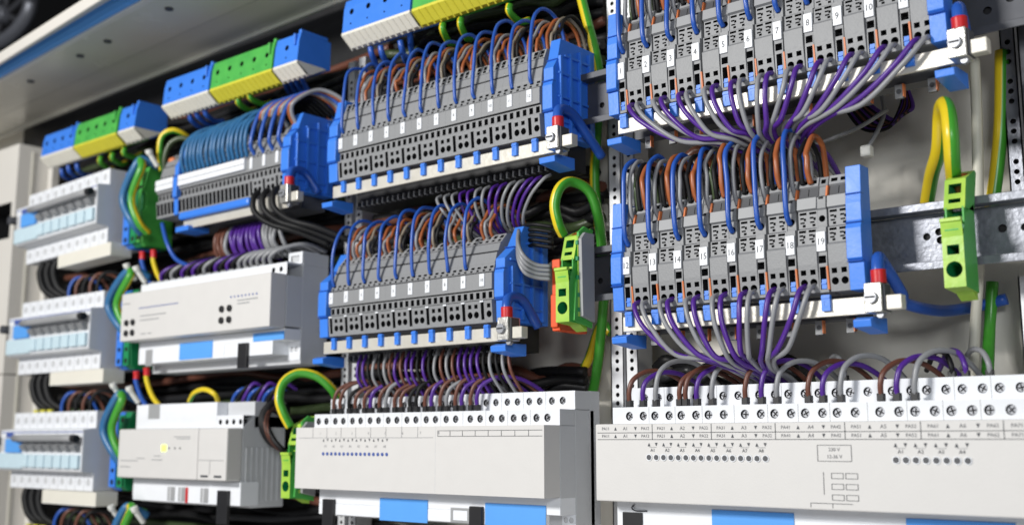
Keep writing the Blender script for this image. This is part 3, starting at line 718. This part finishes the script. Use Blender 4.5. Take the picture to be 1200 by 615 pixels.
# orange housings between strip and earth terminal, with grey loops
m = MB(); m.box(-.03, .03, -.28, .0, -.27, .17, 'orange2'); m.box(-.026, .026, -.30, -.28, -.25, -.05, 'orange2')
o = m.build('orange_terminal', None, .006, (-4.115, 0, .93)); tag(o, 'bright orange terminal body beside the green earth terminal of the lower middle', 'terminal')
for i in range(4):
    wire([at(608, 270+i*3, -.30), at(607, 285+i*5, -.42), at(614, 300+i*6, -.44), at(628, 310+i*5, -.38), at(645, 312+i*5, -.32)], .013, 'w_grey', f'grey wire looping to the green earth terminal, {ORD[i]} from the top', 'grey wires looping to the earth terminal')
for i in range(5):
    wire([at(610, 266+i*6, -.2), at(625, 263+i*6, -.25), at(648, 266+i*6, -.22)], .013, 'w_black', f'black wire crossing behind the grey loops, {ORD[i]} from the top', 'black wires behind the grey loops')
# clamp cables
def clamp_cable(x, z0, label, tail):
    w_ = wire([(x, -.50, z0+.735), (x-.002, -.50, z0+.81), (x-.012, -.46, z0+.865)] + tail, .030, 'w_blue', label, 'blue supply cables', name='supply_cable', cat='cable', seg=12)
    b = MB(); b.tube([(x, -.50, z0+.735), (x, -.50, z0+.765), (x-.001, -.50, z0+.80)], .036, 'red', seg=14); b.build('red_sleeve', w_)
clamp_cable(-2.012, 0, 'thick blue cable with red sleeve in the clamp right of the terminal tagged 19', [Vector((-2.04, -.36, .85)), Vector((-2.02, -.2, .72)), at(1060, 355, -.1), at(1100, 364, .1), at(1140, 360, .3), at(1180, 350, .33)])
clamp_cable(-1.565, 1.14, 'blue cable with red sleeve in the clamp right of the terminal tagged 11', [Vector((-1.60, -.34, 1.98)), Vector((-1.62, -.2, 1.85))])
clamp_cable(-4.32, 0, 'blue cable with red sleeve in the clamp of the lower middle strip', [Vector((-4.33, -.34, .86)), Vector((-4.30, -.22, .7))])
clamp_cable(-3.92, 1.113, 'blue cable with red sleeve in the clamp of the upper middle strip', [Vector((-3.93, -.34, 1.97)), Vector((-3.91, -.2, 1.85)), Vector((-3.90, -.08, 1.75))])
clamp_cable(-6.44, 1.135, 'blue cable with red sleeve in the clamp of the blurred upper left strip', [Vector((-6.46, -.34, 2.0)), Vector((-6.40, -.25, 1.85))])
# white zip tie end on loose bundle
z_ = wire([at(1030, 100, .3), at(1036, 130, .2), at(1030, 150, .15), at(1018, 172, .1)], .012, 'w_grey', 'loose grey lead with white cap hanging behind the upper right strip', None, name='loose_lead')
m = MB(); c = at(1017, 178, .1); m.box(c.x-.035, c.x+.025, c.y-.03, c.y+.03, c.z-.03, c.z+.035, 'w_white'); m.build('white_cap', z_, .012)
wire([at(905, 186, -.1), at(950, 172, -.05), at(1005, 150, .0), at(1040, 128, .05)], .012, 'w_grey', 'long grey wire rising right above the terminal tagged 19', None)
for i in range(10):
    a = i*.09; r0 = 26+i*2.2
    wire([at(985+i*3, 118, .25), at(1010+i*4, 150-i, .31), at(1040+i*2, 150-i*2, .31), at(1056+i*1.5, 125, .31), at(1060, 96, .33)], .013, ['w_black', 'w_purple', 'w_black', 'w_brown'][i % 4], f'dark wire curling behind the upper right strip, {ORD[i]} from inside', 'dark wires curling behind the upper right strip')

# ------------------------------------------------------------------ distribution blocks along the top
def top_block(spans, dx, zt, zl, label, nholes):
    x0 = spans[0][1]
    t = thing('distribution_block', (x0, -.2, zl), label, 'terminal block', 'blue and green distribution blocks')
    def place(o): o.location = Vector(o.location) - t.location; return o
    for (c, a, b), nh in zip(spans, nholes):
        m = MB(); yf = -.45
        prof = [(-.12, zl), (yf, zl), (yf+.015, zt-.06), (yf+.03, zt), (-.12, zt)]
        m.prism(a+.002, b-.002, prof, c, skip=(1,))
        Mp, L = seg_map(prof[1], prof[2]); hs = []
        if nh:
            for i in range(nh):
                x = a+(b-a)*(i+.5)/nh; hs.append(('c', x, L*.78, .024)); hs.append(('r', x, L*.30, .008, .006))
        m.panel(Mp, a+.002, b-.002, 0, L, hs, .07, c)
        # stepped ears on the right end
        m.box(b-.035, b-.004, yf+.035, -.15, zt, zt+.03, c); m.box(b-.05, b-.03, yf-.006, yf+.03, zt-.10, zt-.01, c)
        place(m.build('clamp_body', t, .004))
        comb = 'cream' if c == 'blue' else 'yellow'
        m = MB(); m.prism(a, b, [(-.36, zl-.090), (-.452, zl-.018), (-.456, zl), (-.20, zl), (-.20, zl+.0), (-.16, zl-.005), (-.22, zl-.03), (-.30, zl-.078)], comb)
        n = max(2, int((b-a)/.058))
        for i in range(n+1):
            x = a+(b-a)*i/n
            m.prism(x-.006 if i else x, x+.006 if i < n else x, [(-.345, zl-.105), (-.458, zl-.020), (-.450, zl-.010), (-.34, zl-.08)], comb)
        place(m.build('comb_base', t, .002))
    return t
top_block([('blue', -10.37, -9.76), ('green', -9.745, -9.0), ('blue', -8.965, -8.70)], 0, 2.975, 2.755, 'small blurred blue and green block with yellow base, leftmost under the top rail', (4, 5, 1))
top_block([('blue', -8.27, -7.60), ('green', -7.575, -6.765), ('blue', -6.745, -6.455)], 0, 3.09, 2.86, 'blue and green block with yellow base, second from the left under the top rail', (4, 5, 1))
top_block([('blue', -5.95, -5.245), ('green', -5.225, -4.30)], 0, 3.20, 2.945, 'blue and green block with yellow base cut by the top edge', (4, 6))
def up_wires(lst, where):
    for i, (u, v, u2, v2, kind) in enumerate(lst):
        p = at(u, v, -.30); q = at(u2, v2, -.08); mpt = (p+q)/2 + Vector((-.02, .03, -.05))
        if kind == 'E': earth_wire([p, p+Vector((0, .0, -.05)), mpt, q], .024, f'green and yellow wire bending down from {where}, {ORD[i]} from the left')
        else: wire([p, p+Vector((0, .02, -.06)), mpt, q], .022, 'w_blue', f'blue wire bending down from {where}, {ORD[i]} from the left', 'blue wires below the distribution blocks')
up_wires([(434, 55, 448, 82, 'B'), (446, 54, 462, 80, 'B'), (469, 48, 480, 76, 'B'), (478, 28, 484, 68, 'B'), (519, 28, 532, 52, 'E'), (540, 22, 552, 46, 'E'), (597, 6, 620, 24, 'E')], 'the top middle block')
up_wires([(222, 132, 242, 150, 'B'), (230, 128, 252, 146, 'B'), (240, 126, 262, 142, 'B'), (280, 114, 300, 128, 'E'), (294, 108, 318, 120, 'E'), (330, 82, 342, 112, 'B'), (336, 80, 350, 112, 'B'), (342, 78, 358, 112, 'B'), (350, 78, 366, 112, 'B')], 'the second block')
up_wires([(72, 198, 88, 210, 'B'), (80, 194, 98, 208, 'B'), (90, 192, 108, 206, 'B'), (118, 184, 132, 198, 'E'), (132, 180, 148, 190, 'E'), (146, 174, 166, 180, 'E')], 'the leftmost block')

# ------------------------------------------------------------------ breakers, left column
def breaker(z0, label, x0=-10.56, x1=-9.075):
    t = thing('circuit_breaker_row', (x0, -.05, z0-.3), label, 'circuit breakers', 'rows of circuit breakers')
    def place(o): o.location = Vector(o.location) - t.location; return o
    w_ = x1-x0
    m = MB()
    m.prism(x0, x1, [(0, -.43), (-.43, -.43), (-.43, -.28), (-.55, -.265), (-.55, .10), (-.43, .115), (-.43, .262), (0, .262)], 'casegrey'); place(m.build('body', t, .006, (0, 0, z0)))
    pitch = w_/10; xs = [x0+pitch*(i+.5) for i in range(10)]
    m = MB()
    m.panel(lambda a, b, d: (a, -.433+d, b), x0, x1, .115, .262, [('c', x, .19, .033) for x in xs], .05, 'white')
    m.panel(lambda a, b, d: (a, -.433+d, b), x0, x1, -.43, -.28, [('c', x, -.355, .033) for x in xs], .05, 'white')
    for i in range(1, 10): m.box(xs[i]-pitch/2-.0015, xs[i]-pitch/2+.0015, -.4345, -.43, -.43, .262, 'lgrey')
    place(m.build('terminal_faces', t, 0, (0, 0, z0)))
    m = MB(); m.prism(x0, x1-.003, [(-.43, -.26), (-.553, -.25), (-.553, -.10), (-.53, -.09), (-.53, .02), (-.553, .03), (-.553, .10), (-.43, .115)], 'white')
    m.box(x0, x1, -.5545, -.552, .075, .084, 'inkb')
    for i in range(3, 10): m.box(xs[i]-pitch/2-.002, xs[i]-pitch/2+.002, -.5545, -.55, -.25, .10, 'lgrey')
    place(m.build('front_panel', t, .004, (0, 0, z0)))
    m = MB(); m.box(x0, x0+pitch*3, -.572, -.55, -.25, -.11, 'ice'); place(m.build('test_flap', t, .006, (0, 0, z0)))
    for i in range(3, 10):
        m = MB(); m.box(xs[i]-pitch*.40, xs[i]+pitch*.40, -.585, -.55, -.235, -.12, 'ice'); place(m.build('clear_window', t, .006, (0, 0, z0)))
        m = MB(); m.prism(xs[i]-pitch*.3, xs[i]+pitch*.3, [(-.53, -.09), (-.59, -.085), (-.62, -.04), (-.53, -.01)], 'grey'); place(m.build('toggle', t, .004, (0, 0, z0)))
    m = MB(); m.tube([(xs[2], -.61, .025), (xs[9]+.01, -.61, .025)], .032, 'steeld' if 0 else 'lgrey', seg=12); m.tube([(xs[9]+.01, -.61, .025), (xs[9]+.07, -.61, .02)], .034, 'black', seg=12)
    place(m.build('linking_bar', t, 0, (0, 0, z0)))
    m = MB(); m.box(x0+.14, x0+.42, -.58, -.555, -.105, .02, 'tape'); place(m.build('blue_label', t, .003, (0, 0, z0)))
    m = MB(); m.box(x0+.12, x0+.24, -.565, -.553, .035, .075, 'inkb'); place(m.build('maker_mark', t, 0, (0, 0, z0)))
    m = MB(); m.disc((x0-.06, -.0), .04, -.60, -.50, 'steeld'); m.disc((x0-.06, -.0), .03, -.5, -.45, 'steeld'); m.box(x0-.06, x0, -.55, -.50, -.02, .02, 'dgrey'); place(m.build('side_knob', t, .004, (0, 0, z0)))
    m = MB(); m.box(-9.90, x1+.10, -.455, -.25, -.555, -.435, 'cream'); m.box(-9.90, x1+.10, -.456, -.45, -.555, -.552, 'white'); place(m.build('label_cover', t, .005, (0, 0, z0)))
    return t
b1 = breaker(2.135, 'blurred white circuit breaker row at the top left below the leftmost block')
b2 = breaker(1.060, 'blurred white circuit breaker row in the middle of the left column')
b3 = breaker(0.0, 'blurred white circuit breaker row at the bottom left')
for t_, a in ((b1, .030), (b2, 0.0)): t_.rotation_euler = (0, -a, 0)
# blue and green blocks beside the breakers, with thick loops
rows = [(1.70, 2.42, 'top'), (.62, 1.32, 'middle'), (-.42, .25, 'bottom')]
for (za, zb, wd) in rows:
    for j, (c, xa, xb) in enumerate((('blue', -8.975, -8.87), ('dgreen', -8.855, -8.76), ('green', -8.75, -8.69))):
        t = thing('earth_block' if j else 'neutral_block', (xa, -.02, za), f"blurred {['blue', 'dark green', 'light green'][j]} terminal block beside the {wd} breaker row", 'terminal block', 'blocks beside the breakers')
        if j == 2 and wd != 'top': bpy.data.objects.remove(t); continue
        m = MB(); L = zb-za
        hs = [('c', (xb-xa)/2, .07, .026), ('r', (xb-xa)/2, .17, .022, .016), ('r', (xb-xa)/2, .28, .026, .02), ('r', (xb-xa)/2, L-.2, .026, .02), ('c', (xb-xa)/2, L-.07, .026)]
        m.prism(0, xb-xa, [(0, 0), (-.26, 0), (-.30, .03), (-.32, .30), (-.28, .34), (-.28, L-.25), (-.32, L-.22), (-.26, L), (0, L)], c)
        m.build('housing', t, .005)
        m = MB(); m.panel(lambda a, b, d: (a, -.325+d, b), .004, xb-xa-.004, .03, L-.03, hs, .01, c, 'hole'); m.build('entry_face', t)
loops = [((178, 188), (150, 232), (168, 272), 'top'), ((168, 318), (133, 356), (158, 396), 'middle'), ((155, 462), (127, 502), (150, 548), 'bottom'), ((165, 596), (140, 622), (150, 650), 'lowest')]
for (p, q, r_, wd) in loops:
    for j in range(2):
        o = j*10
        pts = [at(p[0]+8-o*.2, p[1]+2-j*3+6, -.33), at(p[0]-10-o*.3, p[1]-1, -.45), at((p[0]+q[0])/2-6+o*.8, (p[1]+q[1])/2-14, -.50), at(q[0]-6+o, q[1], -.52), at((q[0]+r_[0])/2-4+o*.7, (q[1]+r_[1])/2+8, -.48), at(r_[0]-2+o*.8, r_[1]+2, -.38)]
        if j == 0: wire(pts, .034, 'w_teal', f'thick teal cable looping left at the {wd} breaker row', 'teal cables beside the breakers', name='cable', cat='cable', seg=12)
        else: wire(pts, .034, 'lime' if 0 else 'w_green', f'thick green and yellow cable looping left at the {wd} breaker row', 'looping earth cables beside the breakers', name='earth_cable', cat='cable', k2='w_yellow', seg=12, frac=.55)
for i, (u, v) in enumerate([(150, 313), (161, 316), (134, 453), (153, 457), (132, 596), (159, 598), (176, 180)]):
    c = at(u, v, -.50); m = MB(); m.tube([c+Vector((0, .08, -.10)), c+Vector((0, .02, -.03)), c], .022, 'w_white', seg=10); m.tube([c, c+Vector((0, -.012, .012)), c+Vector((0, -.02, .03))], .03, 'w_white', seg=10)
    tag(m.build('white_end_cap'), f'round white cap on a cable end beside the breakers, {ORD[i]} counting down' if i < 6 else 'round white cap at the top of the light green block', 'cap', 'white caps beside the breakers')
for i, (u, v, c) in enumerate([(167, 300, 'w_blue'), (180, 298, 'w_yellow'), (160, 440, 'w_blue'), (172, 436, 'w_yellow')]):
    a = at(u, v, -.38); wd = 'blue' if c == 'w_blue' else 'yellow'
    o = wire([a, a+Vector((0, .0, -.06)), a+Vector((.04, .04, -.2)), a+Vector((.12, .1, -.32))], .022, c, f"{wd} wire with red ferrule {'above' if i < 2 else 'below'} the grey four button module", 'red tipped wires', k2='w_green' if c == 'w_yellow' else None)
    m = MB(); m.tube([a+Vector((0, 0, -.03)), a, a+Vector((0, -.005, .04))], .027, 'red', seg=10); m.build('red_ferrule', o)
# black and brown leads under each breaker row
for zc, wd in ((1.62, 'top'), (.55, 'middle'), (-.50, 'bottom')):
    for i in range(3):
        x = -10.35+i*.13
        wire([(x, -.35, zc+.10), (x-.01, -.38, zc-.02), (x+.06, -.36, zc-.18), (x+.18, -.28, zc-.27)], .036, 'w_black', f'thick black cable curving down under the {wd} breaker row, {ORD[i]} from the left', 'black cables under the breakers', name='cable', cat='cable', seg=10)
        a = Vector((x+.10, -.38, zc-.26)); m = MB(); m.tube([a, a+Vector((0, 0, -.06))], .030, 'yellow', seg=10)
        if wd != 'top' : tag(m.build('yellow_ferrule'), f'yellow cable tip below the {wd} breaker row, {ORD[i]} from the left', 'ferrule', 'yellow cable tips')
    for i in range(5):
        x = -9.78+i*.125; c = 'w_blue' if i == 0 else ('w_brown' if i % 2 else 'w_black')
        wire([(x, -.38, zc-.34), (x, -.38, zc-.20), (x+.05, -.33, zc-.11), (x+.13, -.2, zc-.14), (x+.16, -.1, zc-.3)], .015, c, f"{c[2:]} wire rising out of the breakers below the {wd} row, {ORD[i]} from the left", 'wires between the breaker rows')

# ------------------------------------------------------------------ grey four button module (row two) and lit module (row three)
t = thing('dimmer_module', (-8.58, -.05, .6), 'long light grey module with four dark buttons, left of the lower middle strip', 'module')
def place(o): o.location = Vector(o.location) - t.location; return o
m = MB(); m.box(-8.575, -6.557, -.55, -.402, .828, 1.230, 'case'); nose = place(m.build('front_cover', t, .007))
m = MB(); m.box(-8.53, -6.556, -.40, -.25, .84, 1.225, 'casegrey'); m.box(-8.53, -6.556, -.25, -.0, .57, 1.32, 'casegrey'); m.box(-6.72, -6.556, -.25, -.0, 1.32, 1.42, 'casegrey'); place(m.build('body', t, .004))
m = MB(); m.panel(lambda a, b, d: (a, -.40+d, b), -8.53, -6.56, 1.232, 1.325, [('c', -6.72, 1.275, .022), ('c', -6.63, 1.275, .022)], .05, 'white'); m.box(-8.53, -6.56, -.398, -.25, 1.315, 1.325, 'white')
i = 0
while -8.5+i*.1 < -6.85: m.box(-8.5+i*.1, -8.44+i*.1, -.395, -.27, 1.325, 1.338, 'lgrey'); i += 1
place(m.build('upper_terminal_row', t))
m = MB(); m.panel(lambda a, b, d: (a, -.26+d, b), -6.72, -6.556, 1.33, 1.42, [('r', -6.64, 1.37, .05, .025)], .05, 'white'); m.box(-6.72, -6.556, -.258, -.1, 1.415, 1.422, 'white'); place(m.build('bus_connector', t))
m = MB(); m.box(-8.51, -6.70, -.402, -.25, .64, .827, 'white'); m.box(-6.70, -6.56, -.402, -.25, .74, .827, 'white'); m.panel(lambda a, b, d: (a, -.255+d, b), -6.70, -6.556, .60, .74, [('c', -6.65, .68, .022), ('c', -6.60, .68, .022)], .05, 'white')
m.box(-8.4, -8.30, -.408, -.40, .62, .76, 'lgrey'); place(m.build('lower_fascia', t, .004))
m = MB(); m.panel(lambda a, b, d: (a, -.406+d, b), -7.31, -7.12, .64, .76, [('r', -7.215, .70, .08, .05)], .1, 'white', 'casegrey'); place(m.build('socket', t))
for a, b, c, d in ((-7.90, -7.45, .65, .785), (-6.93, -6.56, .745, .805)): m = MB(); m.box(a, b, -.409, -.4035, c, d, 'tape'); place(m.build('blue_label', t))
m = MB(); m.box(-7.09, -6.98, -.43, -.40, .55, .74, 'black'); place(m.build('release_latch', t, .003))
m = MB()
for bx in (-8.473, -8.377, -7.138, -7.04):
    for bz in (.98, .893): m.disc((bx, bz+(.017 if bx > -8 else 0)), .026, -.566, -.549, 'black')
place(m.build('push_buttons', t, .002))
m = MB()
for i in range(26): m.box(-8.30+i*.022, -8.285+i*.022, y, y+.001, 1.088, 1.096, 'inkb')
for i in range(8): m.disc((-7.03+i*.045, 1.082), .008, y-.001, y+.001, 'inkb', n=8)
for a, b, z in ((-8.28, -7.9, 1.02), (-8.28, -8.0, .985), (-8.55, -8.44, 1.14), (-6.95, -6.70, 1.045), (-6.95, -6.80, 1.02), (-8.25, -8.18, .87), (-8.15, -8.1, .87)): m.box(a, b, y, y+.001, z, z+.008, 'lgrey')
m.build('printed_legend', nose)
for i in range(20):
    x = -8.32+i*.078; c = ['w_purple', 'w_black', 'w_grey', 'w_black', 'w_purple', 'w_black'][i % 6] if i < 15 else 'w_grey'
    wire([(x, -.33, 1.33), (x+.01, -.35, 1.40), (x+.09, -.30, 1.46), (x+.2, -.15, 1.50), (x+.25, 0, 1.45)], .017, c, f'{c[2:]} wire entering the top of the four button module, {ORD[i]} from the left', 'wires on top of the four button module')

t = thing('power_module', (-8.5, -.05, -.5), 'light grey module with a lit yellow-green lamp, left of the bottom middle module', 'module')
m = MB(); m.prism(-8.505, -7.385, [(-.402, -.30), (-.55, -.295), (-.55, .095), (-.402, .10)], 'case'); m.prism(-7.382, -7.02, [(-.402, -.30), (-.545, -.295), (-.545, .095), (-.402, .10)], 'case'); nose = place(m.build('front_cover', t, .012))
m = MB(); m.prism(-8.50, -7.021, [(0, -.5), (-.30, -.5), (-.40, -.45), (-.40, .10), (-.30, .19), (0, .19)], 'casegrey'); m.box(-7.36, -7.021, -.30, 0, .10, .30, 'casegrey')
for i in range(7): m.box(-7.022, -7.012, -.37+i*.05, -.35+i*.05, -.45, -.05, 'casegrey')
place(m.build('body', t, .004))
m = MB(); m.box(-8.50, -7.365, -.40, -.12, .10, .30, 'white'); m.box(-8.32, -8.15, -.402, -.395, .18, .303, 'lgrey'); place(m.build('upper_cover', t, .02))
m = MB(); m.panel(lambda a, b, d: (a, -.402+d, b), -7.36, -7.022, .095, .195, [('c', -7.31+i*.085, .145, .022) for i in range(4)], .05, 'white'); m.box(-7.36, -7.022, -.40, -.28, .19, .196, 'white')
m.panel(lambda a, b, d: (a, -.28+d, b), -7.25, -7.022, .20, .30, [('c', -7.20+i*.07, .25, .018) for i in range(3)], .05, 'white'); m.box(-7.25, -7.022, -.278, -.1, .295, .301, 'white'); place(m.build('terminal_row', t))
m = MB(); m.box(-8.46, -7.0, -.42, -.25, -.48, -.305, 'white')
for x in (-7.95, -7.80, -7.50): m.box(x, x+.10, -.426, -.415, -.47, -.36, 'lgrey'); m.box(x+.03, x+.05, -.43, -.42, -.47, -.36, 'casegrey')
m.box(-7.70, -7.67, -.427, -.418, -.48, -.36, 'red')
place(m.build('lower_fascia', t, .006))
m = MB(); m.box(-7.25, -7.12, -.45, -.42, -.62, -.37, 'black'); place(m.build('release_latch', t, .003))
m = MB(); m.box(-7.862, -7.802, -.555, -.548, -.078, -.03, 'led'); place(m.build('lit_lamp', t))
m = MB()
for x in (-7.76, -7.68, -7.61): m.disc((x, -.055), .008, y-.001, y+.001, 'ink', n=8)
for a, b, z in ((-7.70, -7.48, .03), (-7.66, -7.48, .015), (-8.0, -7.85, -.15), (-7.97, -7.88, -.12), (-8.46, -8.3, -.21), (-8.46, -8.2, -.16), (-8.22, -8.1, -.14)): m.box(a, b, y, y+.001, z, z+.006, 'lgrey')
m.box(-7.37, -7.05, y+.004, y+.006, -.145, -.142, 'lgrey'); m.box(-7.22, -7.218, y+.004, y+.006, -.25, -.145, 'lgrey')
for x in (-7.33, -7.16): m.box(x, x+.09, y+.003, y+.006, -.27, -.255, 'ink')
m.build('printed_legend', nose)
# black coil with brown wires right of the lit module
for i in range(8):
    o = i*2.4
    wire([at(338, 478+o*.8, -.1), at(322-o*.2, 470+o*.6, -.25), at(308+o*.3, 482+o*.8, -.33), at(306+o*.9, 500+o*.9, -.35), at(316+o, 518+o*.6, -.3), at(334, 528, -.15)], .02, 'w_black' if i not in (4, 6) else 'w_brown', f"{'black' if i not in (4, 6) else 'brown'} cable curving round the right side of the lit module, {ORD[i]} from outside", 'cables curving round the lit module', name='cable', cat='cable', seg=8)
# little earth arch and dark leads above the lit module
earth_wire([at(222, 470, -.25), at(228, 460, -.3), at(240, 456, -.3), at(252, 462, -.28), at(256, 472, -.2)], .02, 'thin green and yellow wire arching above the lit module')
for i in range(9):
    u = 272+i*6
    wire([at(u, 472, -.2), at(u+4, 462, -.24), at(u+14, 455-i % 3*3, -.2), at(u+28, 456, -.1)], .015, ['w_blue', 'w_black', 'w_purple'][i % 3], f"{['blue', 'black', 'purple'][i % 3]} wire above the right end of the lit module, {ORD[i]} from the left", 'wires above the lit module')

# ------------------------------------------------------------------ wires of the blurred upper left strip
for i in range(16):
    x = -7.90+i*.057; za = 2.60+jit(.03)
    q = jit(.012); wire([(x, -.44, 2.20), (x+.01+q, -.48, 2.32), (x+.03+q, -.46, 2.46+q), (x+.08+q, -.36, za-.04), (x+.15+q, -.2, za), (x+.20, -.05, za-.1)], .0165, 'w_teal', f'teal wire arching over the blurred upper left strip, {ORD[i]} from the left', 'teal wires arching over the upper left strip')
for i in range(8):
    x = -7.02+i*.05
    wire([(x, -.40, 2.34), (x+.01, -.44, 2.42), (x+.07, -.38, 2.56), (x+.14, -.22, 2.63), (x+.22, -.05, 2.5)], .020, 'w_black', f'black wire arching over the blurred upper left strip, {ORD[i]} black one from the left', 'black wires arching over the upper left strip')
for i in range(4):
    x = -6.96+i*.115
    for j, (c, dx) in enumerate((('w_blue', 0), ('w_orange', .05), ('w_grey', .08))):
        wd = {'w_blue': 'blue', 'w_orange': 'orange-brown', 'w_grey': 'grey'}[c]
        z_s = 2.20 if j == 0 else 2.38
        wire([(x+dx, -.43+.06*(j > 0), z_s), (x+dx+.005, -.48+.05*(j > 0), z_s+.10), (x+dx+.05, -.42, 2.56), (x+dx+.13, -.26, 2.66), (x+dx+.24, -.1, 2.58), (x+dx+.27, -.02, 2.4)], .016, c, f'{wd} wire arching over the right half of the blurred upper left strip, {ORD[i]} {wd} one', 'coloured wires on the upper left strip')
for i in range(3):
    x = -6.86+i*.12
    wire([(x, -.44, 1.90), (x+.01, -.51, 1.84), (x+.04, -.52, 1.72), (x+.16, -.46, 1.62), (x+.36, -.36, 1.55), (x+.55, -.2, 1.45)], .024, 'w_black', f'thick dark cable sweeping right under the blurred upper left strip, {ORD[i]} from the left', 'dark cables under the upper left strip', name='cable', cat='cable')
cs = ['w_brown']*3+['w_grey']+['w_purple']*8+['w_grey']*5
for i, c in enumerate(cs):
    x = -7.62+i*.052
    wire([(x, -.25, 1.72), (x+jit(.01), -.30, 1.64), (x+.01+jit(.015), -.30+jit(.02), 1.52), (x+.03, -.2, 1.42)], .018, c, f'{c[2:]} wire hanging below the blurred upper left strip, {ORD[i]} from the left', 'wires hanging below the upper left strip')
earth_wire([at(190, 200, -.35), at(187, 178, -.40), at(190, 160, -.40), at(202, 153, -.35), at(216, 158, -.25), at(226, 168, -.15)], .026, 'green and yellow cable arching at the left end of the blurred upper left strip')
wire([at(193, 205, -.36), at(193, 185, -.38), at(200, 168, -.36), at(215, 162, -.3), at(235, 172, -.2)], .024, 'w_olive', 'dark green cable arching at the left end of the blurred upper left strip', None, name='cable', cat='cable')
m = MB(); c = at(200, 188, -.38); m.box(c.x-.05, c.x+.03, c.y, c.y+.06, c.z-.035, c.z+.03, 'orange'); tag(m.build('orange_jumper', None, .02), 'small orange jumper at the left end of the blurred upper left strip', 'jumper')
wire([at(190, 262, -.4), at(196, 285, -.42), at(206, 303, -.38), at(222, 312, -.3)], .018, 'w_blue', 'dark blue wire curving down at the left end of the blurred upper left strip', None)

# ------------------------------------------------------------------ dark bundles added behind the strips to blacken the shaded gaps
def bundle(x0, x1, zc, label, n=9, yc=.28, h=.34, cols=('w_black', 'w_black', 'w_black', 'w_olive', 'w_black', 'black', 'w_black', 'w_brown')):
    m = MB()
    for i in range(n):
        zz = zc+h*(i/(n-1)-.5); L = x1-x0
        pts = [(x0+L*j/9, yc+jit(.07), zz+jit(.05)) for j in range(10)]
        m.tube(pts, .036, cols[i % len(cols)], seg=7, step=4)
    tag(m.build('dark_fill_bundle'), label, 'cable bundle', 'dark cable bundles added behind the strips')
bundle(-11.0, -6.2, 2.62, 'black cable bundle added to darken the gap above the upper left strip', 16, .28, .95)
bundle(-11.0, -5.9, 1.55, 'black cable bundle added to darken the gap above the four button module', 12, .28, .75)
bundle(-11.0, -5.6, .45, 'black cable bundle added to darken the gap above the lit module', 12, .28, .75)
bundle(-10.9, -5.6, -.65, 'black cable bundle added for darkness at the bottom edge under the lit module', 10, .28, .7)
bundle(-6.0, -4.15, 1.50, 'dark cable bundle added for darkness behind the slanting purple and grey wires', 9, .28, .5)
bundle(-6.2, -4.1, 2.75, 'dark cable bundle added for darkness behind the arching wires of the upper middle strip', 14, .28, .9)
bundle(-6.0, -4.3, .28, 'dark cable bundle added for darkness behind the wires hanging over the bottom middle module', 9, .28, .42)
bundle(-3.7, -2.75, 1.52, 'dark cable bundle added for darkness above the lower right strip, left of its middle', 8, .28, .4)
bundle(-3.75, -2.75, .28, 'dark cable bundle added for darkness behind the gathered wires over the bottom right module', 7, .28, .34)
bundle(-3.7, -1.9, 2.75, 'dark cable bundle added for darkness at the top edge behind the upper right strip', 10, .28, .6)

o = FAR.build('small_distant_wires'); o['label'] = 'dark tangle of small brown, purple and black wires between the rows'; o['category'] = 'wires'; o['kind'] = 'stuff'
